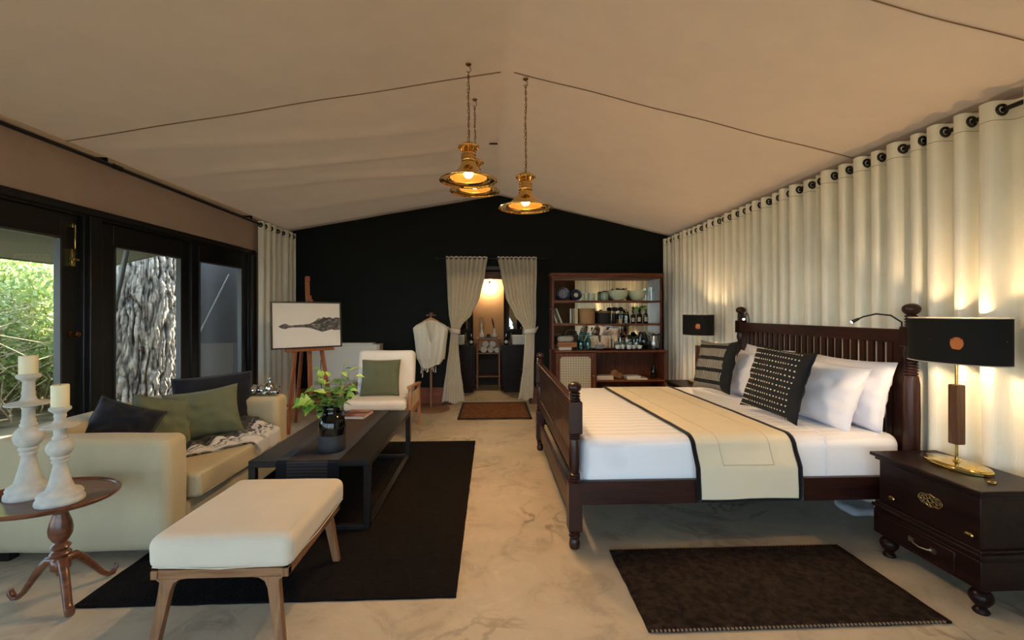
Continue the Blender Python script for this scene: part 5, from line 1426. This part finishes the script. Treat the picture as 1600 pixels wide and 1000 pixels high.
obj('lid', MB().lathe([(.124, .18), (.125, .183), (.125, .222), (.12, .226), (.003, .228)], (0,0,0), 36), plain('tan_lid', (150, 120, 82), .7), hb, smooth=True, auto=40)
kb = thing('black_canister', 'squat black canister box with a tan lid rim beside the drum box', 'box', (1.69, YS, Z2))
obj('body', MB().lathe([(.108, 0), (.11, .003), (.11, .165)], (0,0,0), 36), M_black_matte if False else plain('canister_black', (22, 20, 19), .7), kb, smooth=True, auto=40)
obj('lid', MB().lathe([(.113, .16), (.113, .185), (.108, .19), (.003, .191)], (0,0,0), 36), plain('canister_lid', (110, 92, 64), .6), kb, smooth=True, auto=40)
for k, x in enumerate((1.845, 1.945)):
    f_ = thing('brush_stand', ('black round-headed brush leaning by the black canister', 'black round-headed brush, right of the first one')[k], 'brush', (x, YS, Z2), group='round brushes on the middle shelf')
    obj('holder', MB().lathe([(.028, 0), (.03, .004), (.03, .15 if k == 0 else .06), (.024, .155 if k == 0 else .065)], (0,0,0), 18), M_dark if k == 0 else plain('holder_cream', (170, 158, 134), .6), f_, smooth=True, auto=40)
    obj('handle', MB().tube([(0,0,.05), (0,0,.19)], .007, 8), M_dark, f_, smooth=True)
    obj('brush_head', MB().sphere((0, 0, .215), .042, 16, 10, .8), M_dark, f_, smooth=True)
fl = thing('dried_flower', 'dried cream flower in a slim glass on the middle shelf', 'flower', (2.03, YS, Z2))
obj('glass', MB().lathe([(.003, .001), (.022, .001), (.024, .12), (.022, .12), (.018, .006), (.003, .006)], (0,0,0), 14, cap=False), M_clear, fl, smooth=True)
obj('stem', MB().tube([(0,0,.01), (.004, 0, .12), (.012, 0, .2)], .003, 6), M_stem, fl)
pe = MB()
for i in range(9):
    a = 2*PI*i/9; M_ = Matrix.Translation((.012, 0, .21)) @ Matrix.Rotation(a, 4, 'Y') @ Matrix.Translation((.026, 0, 0))
    pe.lathe([(.002, -.012), (.010, 0), (.002, .012)], (0,0,0), 6, m=M_)
obj('petals', pe, plain('cream_petal', (206, 196, 166), .8), fl, smooth=True)
for k, x in enumerate((2.135, 2.225, 2.33)):
    s = (.86, .95, 1.0)[k]
    b_ = thing('labelled_bottle', ('smallest black bottle with a pale label, left of the three', 'middle black bottle with a pale label of the three', 'largest black bottle with a pale label, right of the three')[k], 'bottle', (x, YS, Z2), group='black labelled bottles on the middle shelf')
    obj('body', MB().lathe([(.003, 0), (.034*s, 0), (.037*s, .004), (.037*s, .12*s), (.030*s, .142*s), (.013*s, .155*s), (.012*s, .185*s)], (0,0,0), 20), plain('bottle_black_%d' % k, (24, 18, 14), .12), b_, smooth=True, auto=40)
    obj('cap', MB().lathe([(.015*s, .178*s), (.015*s, .205*s), (.012*s, .21*s), (.002, .212*s)], (0,0,0), 16), M_dark, b_, smooth=True)
    obj('label', MB().grid(lambda u, w: Vector((.0376*s*math.cos(-PI*.75+PI*.5*u), .0376*s*math.sin(-PI*.75+PI*.5*u), .03*s+.07*s*w)), 8, 1), plain('bottle_label_%d' % k, (180, 176, 160), .7), b_)
sp_ = thing('leaf_sprig', 'pale green sprig of leaves lying above the bottles on the middle shelf', 'plant', (2.2, YS+.06, Z2+.0))
obj('stem', MB().tube([(-.05, 0, 0), (-.03, 0, .16), (.06, 0, .25), (.16, 0, .27)], .003, 6), M_stem, sp_)
for i in range(9):
    o = bpy.data.objects.new('leaf', lmesh[1]); COL.objects.link(o); o.parent = sp_
    o.location = (-.02+.022*i, 0, .19+.01*i-.0006*i*i); o.rotation_euler = (1.2, -.5+.3*(i % 3), i*1.1)

# counter
M_wick = wood('crate_wood', (120, 78, 44), (160, 110, 66), .6, 'X')
cr = thing('wooden_crate', 'small light wooden crate at the left end of the counter', 'crate', (1.10, 6.62, Z3))
for k in range(2): obj('slat', MB().box(-.135, .135, -.085, -.079, .045+.034*k, .075+.034*k), M_wick, cr)
obj('body', MB().box(-.13, .13, -.079, .08, .04, .11), M_wick, cr, bevel=.002)
obj('base', MB().box(-.12, .06, -.07, .07, 0, .04), plain('crate_foot_white', (196, 192, 180), .7), cr)
rt = obj('rolled_cloth', rbox(-.115, .115, -.06, .06, 0, .085, .04, 12, lambda p, nr: p+nr*.01*noise.noise(p*16)), plain('grey_linen_napkins', (158, 156, 154), .9), smooth=True, auto=180); weld(rt)
rt.location = (1.085, 6.62, Z3+.111); tag(rt, 'grey rolled linen bundle on top of the wooden crate', 'cloth')
ck = thing('dark_basket', 'dark shallow woven basket behind the grey linen bundle', 'basket', (1.20, 6.82, Z3))
obj('body', MB().lathe([(.003, .0), (.09, 0), (.12, .16), (.125, .20), (.115, .20), (.085, .02), (.003, .02)], (0,0,0), 24, cap=False, sx=.9, sy=.7), plain('basket_dark', (58, 52, 48), .8, var=.3, scale=40, bmp=.6, bscale=90), ck, smooth=True)
obj('handle', MB().tube([(-.10, 0, .19), (-.07, 0, .26), (0, 0, .29), (.07, 0, .26), (.10, 0, .19)], .008, 8), plain('basket_handle', (70, 62, 56), .8), ck, smooth=True)
wg = [(.003, .001), (.034, .001), (.038, .006), (.036, .02), (.040, .06), (.036, .105), (.033, .105), (.036, .06), (.032, .012), (.003, .010)]
for k, (x, y, z, lb) in enumerate(((1.30, 6.56, Z3, 'aqua glass tumbler on the counter, left one beside the crate'), (1.405, 6.57, Z3, 'aqua glass tumbler on the counter, right one by the tray'))):
    glassy('aqua_tumbler', 'glass', lb, x, y, z, wg, M_blueglass, 'aqua tumblers on the counter')
for k, (x, lb) in enumerate(((1.325, 'aqua carafe behind the left aqua tumbler'), (1.43, 'aqua carafe behind the right aqua tumbler'))):
    glassy('aqua_carafe', 'carafe', lb, x, 6.70, Z3, [(.003, .001), (.042, .001), (.048, .01), (.05, .10), (.038, .15), (.022, .18), (.022, .22), (.030, .24), (.028, .24), (.019, .22), (.019, .18), (.045, .10), (.04, .012), (.003, .012)], M_blueglass, 'aqua carafes on the counter')
def tray(lb, x, w, y=6.56):
    t_ = thing('tray', lb, 'tray', (x, y, Z3), group='black trays on the counter')
    obj('plate', MB().lathe([(.003, 0), (w*.9, 0), (w, .012), (w*1.0, .016), (w*.9, .005), (.003, .004)], (0,0,0), 36, 1, .55, cap=False), M_dark, t_, smooth=True)
    obj('rim', MB().tube([(w*math.cos(2*PI*i/36), w*.55*math.sin(2*PI*i/36), .016) for i in range(36)], .004, 6, True), M_dark, t_, smooth=True)
tray('round black tray under the sugar bowl in the middle of the counter', 1.60, .165)
tray('long black tray under the cups at the right of the counter', 1.97, .25)
ob = thing('open_magazine', 'open pale magazine propped at the back of the counter', 'magazine', (1.64, 6.80, Z3))
Mt = Matrix.Rotation(R(-14), 4, 'X')
mg = MB().box(-.155, .0, -.004, .004, 0, .20, Mt @ Matrix.Rotation(R(-8), 4, 'Y')).box(0.004, .155, -.004, .004, 0, .20, Mt @ Matrix.Rotation(R(4), 4, 'Y'))
m, t, b = base('magazine_print'); v = mp(t); nn = N(t, 'ShaderNodeTexNoise'); nn.inputs['Scale'].default_value = 11; t.links.new(v, nn.inputs[0])
t.links.new(ramp(t, nn.outputs[0], [(.4, lin((206, 176, 132))), (.5, lin((220, 214, 204))), (.62, lin((196, 150, 100)))]), b.inputs['Base Color'])
obj('page', mg, m, ob)
obj('stand', MB().bar((-.1, .012, 0), (-.08, .06, .15), .01, .01).bar((.1, .012, 0), (.08, .06, .15), .01, .01).box(-.12, .12, -.012, .012, 0, .008), M_dark, ob)
sb = thing('sugar_bowl', 'grey wire sugar bowl with sachets on the round tray', 'bowl', (1.57, 6.55, Z3+.006))
obj('body', MB().lathe([(.003, .0), (.05, 0), (.075, .06), (.078, .075), (.07, .075), (.045, .01), (.003, .01)], (0,0,0), 22, cap=False), plain('sachet_grey', (140, 138, 136), .5), sb, smooth=True)
for i in range(5): obj('sachet', MB().box(-.018, .018, -.003, .003, 0, .06, Matrix.Translation((-.04+.02*i, .01*(i % 2), .04)) @ Matrix.Rotation(.25*(i-2), 4, 'Y')), plain('sachet_white_%d' % i, (206-20*(i % 2), 196-50*(i % 2), 186-50*(i % 2)), .7), sb)
wn = thing('menu_card', 'dark and cream upright card block beside the magazine', 'card', (1.775, 6.70, Z3))
obj('card', MB().box(-.035, -.008, -.03, .03, 0, .15), plain('card_cream', (196, 176, 142), .7), wn)
obj('dark_card', MB().box(-.008, .012, -.03, .03, 0, .15), M_dark, wn)
obj('card', MB().box(.012, .04, -.03, .03, 0, .15), plain('card_cream2', (190, 170, 138), .7), wn)
cup = [(.003, .004), (.022, 0), (.024, .004), (.036, .03), (.040, .058), (.038, .058), (.033, .03), (.02, .008), (.003, .008)]
for k, (x, y, lb) in enumerate(((1.83, 6.52, 'white cup at the left end of the long tray'), (1.91, 6.56, 'white cup, second from the left on the long tray'), (1.99, 6.50, 'white cup at the front middle of the long tray'),
                                (2.07, 6.55, 'white cup, second from the right on the long tray'), (2.15, 6.52, 'white cup at the right end of the long tray'))):
    t_ = thing('cup', lb, 'cup', (x, y, Z3+.007), rz=.6*k, group='white cups on the long tray')
    obj('body', MB().lathe(cup, (0,0,0), 20, cap=False), M_white, t_, smooth=True, auto=60)
    obj('handle', MB().tube([(.036, 0, .045), (.055, 0, .042), (.055, 0, .02), (.030, 0, .016)], .004, 6), M_white, t_, smooth=True)
for k, (x, y, lb) in enumerate(((1.87, 6.66, 'stemless glass behind the cups, left'), (1.95, 6.68, 'stemless glass behind the cups, middle'), (2.02, 6.64, 'stemless glass behind the cups, right'))):
    glassy('stemless_glass', 'glass', lb + ' on the counter', x, y, Z3+.003, [(.003, .001), (.025, .001), (.038, .03), (.040, .06), (.033, .09), (.031, .09), (.037, .06), (.034, .03), (.022, .006), (.003, .006)], M_clear, 'stemless glasses on the counter')
for k, (x, lb) in enumerate(((2.075, 'glass coffee jar with black lid, left of the pair'), (2.175, 'glass coffee jar with black lid, right of the pair'))):
    t_ = thing('lidded_jar', lb, 'jar', (x, 6.74, Z3), group='lidded jars on the counter')
    obj('body', MB().lathe([(.003, .001), (.04, .001), (.043, .01), (.043, .13), (.035, .15), (.033, .15), (.04, .128), (.04, .012), (.003, .012)], (0,0,0), 20, cap=False), M_clear, t_, smooth=True)
    obj('contents', MB().lathe([(.002, .013), (.038, .014), (.038, .085), (.002, .09)], (0,0,0), 16), plain('tea_leaves_%d' % k, (150, 146, 132), .9), t_, smooth=True)
    obj('lid', MB().lathe([(.038, .15), (.04, .153), (.04, .178), (.03, .185), (.003, .186)], (0,0,0), 20), M_dark, t_, smooth=True, auto=40)
vf = thing('vacuum_flask', 'black vacuum flask with handle beside the kettle', 'flask', (2.265, 6.66, Z3))
obj('body', MB().lathe([(.003, 0), (.05, 0), (.053, .006), (.053, .15), (.042, .19), (.036, .21), (.03, .225), (.003, .23)], (0,0,0), 24), M_black_gl, vf, smooth=True, auto=50)
obj('handle', MB().tube([(.03, -.03, .20), (.065, -.045, .19), (.07, -.045, .10), (.05, -.035, .05)], .008, 8), M_black_gl, vf, smooth=True)
kt = thing('electric_kettle', 'brushed steel electric kettle with black handle at the counter end', 'kettle', (2.40, 6.62, Z3))
obj('body', MB().lathe([(.062, .022), (.066, .03), (.062, .10), (.050, .17), (.044, .20)], (0,0,0), 28), M_steel, kt, smooth=True, auto=50)
obj('power_base', MB().lathe([(.07, 0), (.072, .004), (.070, .018), (.062, .022)], (0,0,0), 28), M_dark, kt, smooth=True)
obj('lid', MB().lathe([(.046, .199), (.044, .212), (.02, .222), (.010, .226), (.010, .236), (.002, .238)], (0,0,0), 22), M_dark, kt, smooth=True)
obj('handle', MB().tube([(.035, -.01, .215), (.07, -.015, .225), (.092, -.018, .19), (.09, -.018, .12), (.07, -.012, .06)], .010, 8), M_dark, kt, smooth=True)
obj('spout', MB().lathe([(.018, 0), (.012, .03)], (0,0,0), 12, m=Matrix.Translation((-.045, -.012, .165)) @ Matrix.Rotation(R(-55), 4, 'Y')), M_steel, kt, smooth=True)

# base shelf
def flat_book(lb, x, y, z, w, d, h, col, grp):
    t_ = thing('book', lb, 'book', (x, y, z), group=grp)
    obj('cover', MB().box(-w/2, w/2, -d/2, d/2, h-.003, h).box(-w/2, w/2, -d/2, d/2, 0, .003).box(-w/2, -w/2+.003, -d/2, d/2, 0, h), plain('flatcover_%d_%d' % (x*1000, z*1000), col, .5), t_)
    obj('pages', MB().box(-w/2+.003, w/2-.003, -d/2+.003, d/2-.003, .003, h-.003), bpy.data.materials['paper'], t_)
flat_book('red and white book lying flat, lowest at the left of the base shelf', 1.63, 6.55, Z4, .25, .17, .028, (170, 88, 78), 'books on the base shelf')
flat_book('pale book lying on the red and white book', 1.63, 6.55, Z4+.029, .24, .16, .026, (204, 198, 186), 'books on the base shelf')
flat_book('wide pale magazine lying at the right of the base shelf', 2.10, 6.56, Z4, .30, .2, .02, (196, 194, 192), 'books on the base shelf')
flat_book('narrower pale book on the wide magazine', 2.05, 6.56, Z4+.021, .21, .16, .028, (206, 204, 200), 'books on the base shelf')
dw = thing('driftwood', 'tan chunk of driftwood carving on the base shelf', 'ornament', (1.84, 6.62, Z4))
o = obj('body', rbox(-.09, .09, -.05, .05, 0, .12, .04, 14, lambda p, nr: Vector((p.x, p.y, p.z*(1-.55*max(0, (p.x+.02)/.11)))) + nr*.02*noise.noise(p*15)), wood('driftwood_tan', (120, 84, 56), (160, 120, 84), .8, 'X'), dw, smooth=True, auto=180)
o.location = (0, 0, .002)
obj('branch', MB().tube([(.05, 0, .05), (.10, 0, .035), (.13, -.01, .01)], [.016, .012, .006], 8), bpy.data.materials['driftwood_tan'], dw, smooth=True)
bbt = thing('dark_bottle', 'dark glass bottle with silver bands on the base shelf', 'bottle', (2.375, 6.58, Z4))
obj('body', MB().lathe([(.003, 0), (.036, 0), (.038, .005), (.038, .12), (.028, .15), (.018, .17), (.018, .20), (.003, .204)], (0,0,0), 20), M_black_gl, bbt, smooth=True, auto=40)
for z in (.02, .05, .085): obj('band', MB().torus((0,0,z), .0385, .0022, 20, 6), M_steel, bbt, smooth=True)

# ------------------------------------------------------------------ bathroom seen through the doorway
def vanity(lb, x0, x1, s):
    y0, y1 = 8.2, 8.75
    t_ = thing('vanity_cabinet', lb, 'cabinet', ((x0+x1)/2, (y0+y1)/2, 0), group='dark vanity cabinets in the bathroom')
    obj('counter', MB().box(x0-.02, x1+.02, y0-.03, y1, .83, .86), M_chest, t_, world=True, bevel=.005)
    obj('case', MB().box(x0, x1, y0, y1, .14, .83), M_chest, t_, world=True, bevel=.004)
    obj('plinth', MB().box(x0+.05, x1-.05, y0+.03, y1, 0, .12).box(x0-.015, x1+.015, y0-.02, y1, .12, .16), M_chest, t_, world=True, bevel=.006)
    if s > 0:
        for z in (.20, .36, .52):
            d = obj('drawer', MB().box(x0+.16, x1-.04, y0-.014, y0, z, z+.135), M_chest, t_, world=True, bevel=.004)
            obj('cup_pull', MB().tube([(x0+.33, y0-.016, z+.07), (x0+.35, y0-.035, z+.065), (x0+.44, y0-.035, z+.065), (x0+.46, y0-.016, z+.07)], .006, 6), M_gold, d, world=True, smooth=True)
        obj('side_pilaster', MB().box(x0+.02, x0+.13, y0-.012, y0, .2, .78), M_chest, t_, world=True, bevel=.004)
    else:
        d = obj('door', MB().box(x0+.03, x1-.03, y0-.014, y0, .2, .80), M_chest, t_, world=True, bevel=.005)
        obj('door_knob', MB().sphere((x0+.09, y0-.024, .5), .012, 10, 8), M_gold, d, world=True, smooth=True)
    return t_
vanity('dark vanity cabinet with drawers, right side of the bathroom', .18, 1.0, 1)
vanity('dark vanity cabinet on the left side of the bathroom', -1.0, -.30, -1)
def basin(lb, x):
    t_ = thing('basin', lb, 'basin', (x, 8.45, .861), group='white rectangular basins')
    w, d, h = .21, .17, .16
    obj('bowl', MB().box(-w, w, -d, d, 0, .02).box(-w, w, -d, -d+.02, .02, h).box(-w, w, d-.02, d, .02, h).box(-w, -w+.02, -d+.02, d-.02, .02, h).box(w-.02, w, -d+.02, d-.02, .02, h), M_white, t_, bevel=.006)
    obj('drain', MB().lathe([(.022, .02), (.022, .024), (.002, .025)], (0,0,0), 14), M_steel, t_)
    return t_
basin('white rectangular basin on the right vanity', .60); basin('white rectangular basin on the left vanity', -.72)
def tap(lb, x):
    t_ = thing('tap', lb, 'tap', (x, 8.69, .861), group='bathroom taps')
    obj('body', MB().tube([(0, 0, 0), (0, 0, .24), (0, -.03, .27), (0, -.09, .265)], .012, 10), M_steel, t_, smooth=True)
    obj('lever', MB().tube([(0, 0, .26), (.03, 0, .30)], .006, 8), M_steel, t_, smooth=True)
tap('steel tap behind the right basin', .60); tap('steel tap behind the left basin', -.72)
def toil(lb, x):
    t_ = thing('soap_bottle', lb, 'bottle', (x, 8.26, .861), group='dark soap bottles on the vanities')
    obj('body', MB().lathe([(.003, 0), (.042, 0), (.045, .005), (.045, .10), (.03, .125), (.014, .135), (.013, .16)], (0,0,0), 20), M_black_gl, t_, smooth=True, auto=40)
    obj('label', MB().lathe([(.03, 0), (.03, .001)], (0,0,0), 18, m=Matrix.Translation((0, -.0465, .055)) @ Matrix.Rotation(PI/2, 4, 'X')), plain('round_label_%d' % (abs(x)*100), (214, 212, 204), .7), t_, label='round white label')
    obj('pump', MB().tube([(0,0,.155), (0,0,.19), (.0, -.03, .19)], .006, 8), M_steel, t_, smooth=True)
toil('dark soap bottle with round white label on the left vanity', -.365); toil('dark soap bottle with round white label on the right vanity', .265)
def vial(lb, x, y):
    glassy('glass_vase', 'vase', lb, x, y, .861, [(.003, .001), (.03, .001), (.036, .02), (.036, .05), (.016, .10), (.012, .18), (.018, .22), (.016, .22), (.010, .18), (.013, .10), (.033, .05), (.003, .01)], M_clear, 'slim clear vases on the vanities')
vial('slim clear bud vase on the left vanity by the curtain', -.47, 8.36); vial('slim clear bud vase on the right vanity by the soap', .36, 8.38); 
# bamboo towel rack
rk = thing('towel_rack', 'small wooden towel rack against the bathroom wall', 'rack', (-.06, 8.75, 0))
M_rack = wood('rack_wood', (134, 90, 58), (168, 120, 82), .5, 'Z')
for x in (-.27, .15):
    for y in (8.64, 8.90): obj('leg', MB().box(x-.016, x+.016, y-.016, y+.016, 0, .93), M_rack, rk, world=True, bevel=.003)
for z in (.22, .66, .93):
    obj('shelf', MB().box(-.29, .17, 8.62, 8.92, z, z+.022), M_rack, rk, world=True, bevel=.003)
M_towel = plain('white_towel', (222, 216, 204), .95, var=.03, bmp=.6, bscale=120)
def towel(lb, x, z, r_=.062):
    t_ = thing('rolled_towel', lb, 'towel', (x, 8.76, z+r_), group='rolled white towels on the rack')
    Mx = Matrix.Rotation(PI/2, 4, 'X')
    obj('roll', MB().lathe([(.004, -.12), (r_*.9, -.12), (r_, -.11), (r_, .12), (.004, .12)], (0,0,0), 24, m=Mx), M_towel, t_, smooth=True, auto=50)
    sp = [( (.006+.0085*a)*math.cos(a), .0, (.006+.0085*a)*math.sin(a)) for a in [i*.45 for i in range(0, 15)]]
    obj('spiral_edge', MB().tube([(p[0], .121+.0, p[2]) for p in sp] if False else [(p[0], -.121, p[2]) for p in sp], .004, 5), M_towel, t_)
towel('rolled white towel, lower left on the rack', -.145, .682); towel('rolled white towel, lower middle on the rack', -.015, .682, .058); towel('rolled white towel, lower right on the rack', .10, .682, .05)
towel('rolled white towel, upper left on the rack', -.115, .79, .058); towel('rolled white towel, upper right on the rack', .02, .785, .06)
tq = thing('toiletry_tray', 'small black tray on top of the towel rack', 'tray', (-.06, 8.77, .952))
obj('tray', MB().box(-.18, .18, -.10, .10, 0, .012), M_dark, tq, bevel=.003)
obj('rim', MB().box(-.18, .18, -.10, -.095, .012, .022).box(-.18, .18, .095, .10, .012, .022).box(-.18, -.175, -.1, .1, .012, .022).box(.175, .18, -.1, .1, .012, .022), M_dark, tq)
def diffuser(lb, x, feather):
    t_ = thing('flask_vase', lb, 'vase', (x, 8.76, .965), group='white flask vases on the rack tray')
    obj('body', MB().lathe([(.003, 0), (.05, 0), (.052, .01), (.040, .06), (.022, .11), (.014, .15), (.016, .17)], (0,0,0), 22), M_white, t_, smooth=True, auto=50)
    if feather:
        obj('feather', MB().grid(lambda u, w: Vector((-.01-.05*u+(.03*math.sin(PI*min(.98, .05+u)))*(w-.5), 0, .16+.30*u-.06*u*u)), 10, 2), plain('feather_dark', (40, 36, 30), .8), t_, solid=.001)
    else:
        obj('glass_dome', MB().lathe([(.055, .10), (.062, .20), (.060, .30), (.045, .37), (.02, .40), (.002, .405)], (0,0,0), 22, cap=False), M_clear, t_, smooth=True)
diffuser('white flask vase under a glass dome on the rack tray, left', -.19, False); diffuser('white flask vase holding a dark feather on the rack tray, right', .06, True)
kc = glassy('black_pot', 'pot', 'tiny black pot between the two white flask vases', -.06, 8.72, .965, [(.003, 0), (.03, 0), (.034, .01), (.034, .05), (.025, .065), (.003, .066)], M_dark, None)
bl = thing('wall_bulb', 'bare warm bulb on a brass bracket above the bathroom mirror wall', 'lamp', (-.04, 8.86, 2.0))
obj('bracket', MB().tube([(-.04, 8.96, 2.06), (-.04, 8.86, 2.06), (-.04, 8.84, 2.04)], .010, 8).lathe([(.02, 2.0), (.022, 2.03), (.016, 2.045)], (-.04, 8.84, 0), 14), M_gold, bl, world=True, smooth=True)
obj('bulb', MB().sphere((-.04, 8.84, 1.97), .038, 16, 10, 1.1), emis('bath_bulb', (1, .74, .42, 1), BATH_L), bl, world=True, smooth=True)
def bmir(lb, x0, x1):
    t_ = thing('bathroom_mirror', lb, 'mirror', ((x0+x1)/2, 8.99, 1.1), group='tall dark bathroom mirrors')
    obj('frame', MB().box(x0, x1, 8.985, 9.018, 1.08, 1.12).box(x0, x1, 8.985, 9.018, 2.0, 2.06).box(x0, x0+.05, 8.985, 9.018, 1.12, 2.0).box(x1-.05, x1, 8.985, 9.018, 1.12, 2.0), M_chest, t_, world=True)
    obj('glass', MB().box(x0+.05, x1-.05, 9.0, 9.01, 1.12, 2.0), plain('bath_mirror', (160, 160, 155), .03, 1.0, 0) if not bpy.data.materials.get('bath_mirror') else bpy.data.materials['bath_mirror'], t_, world=True)
bmir('dark framed mirror above the right vanity', .30, .95); bmir('dark framed mirror above the left vanity', -1.0, -.42)
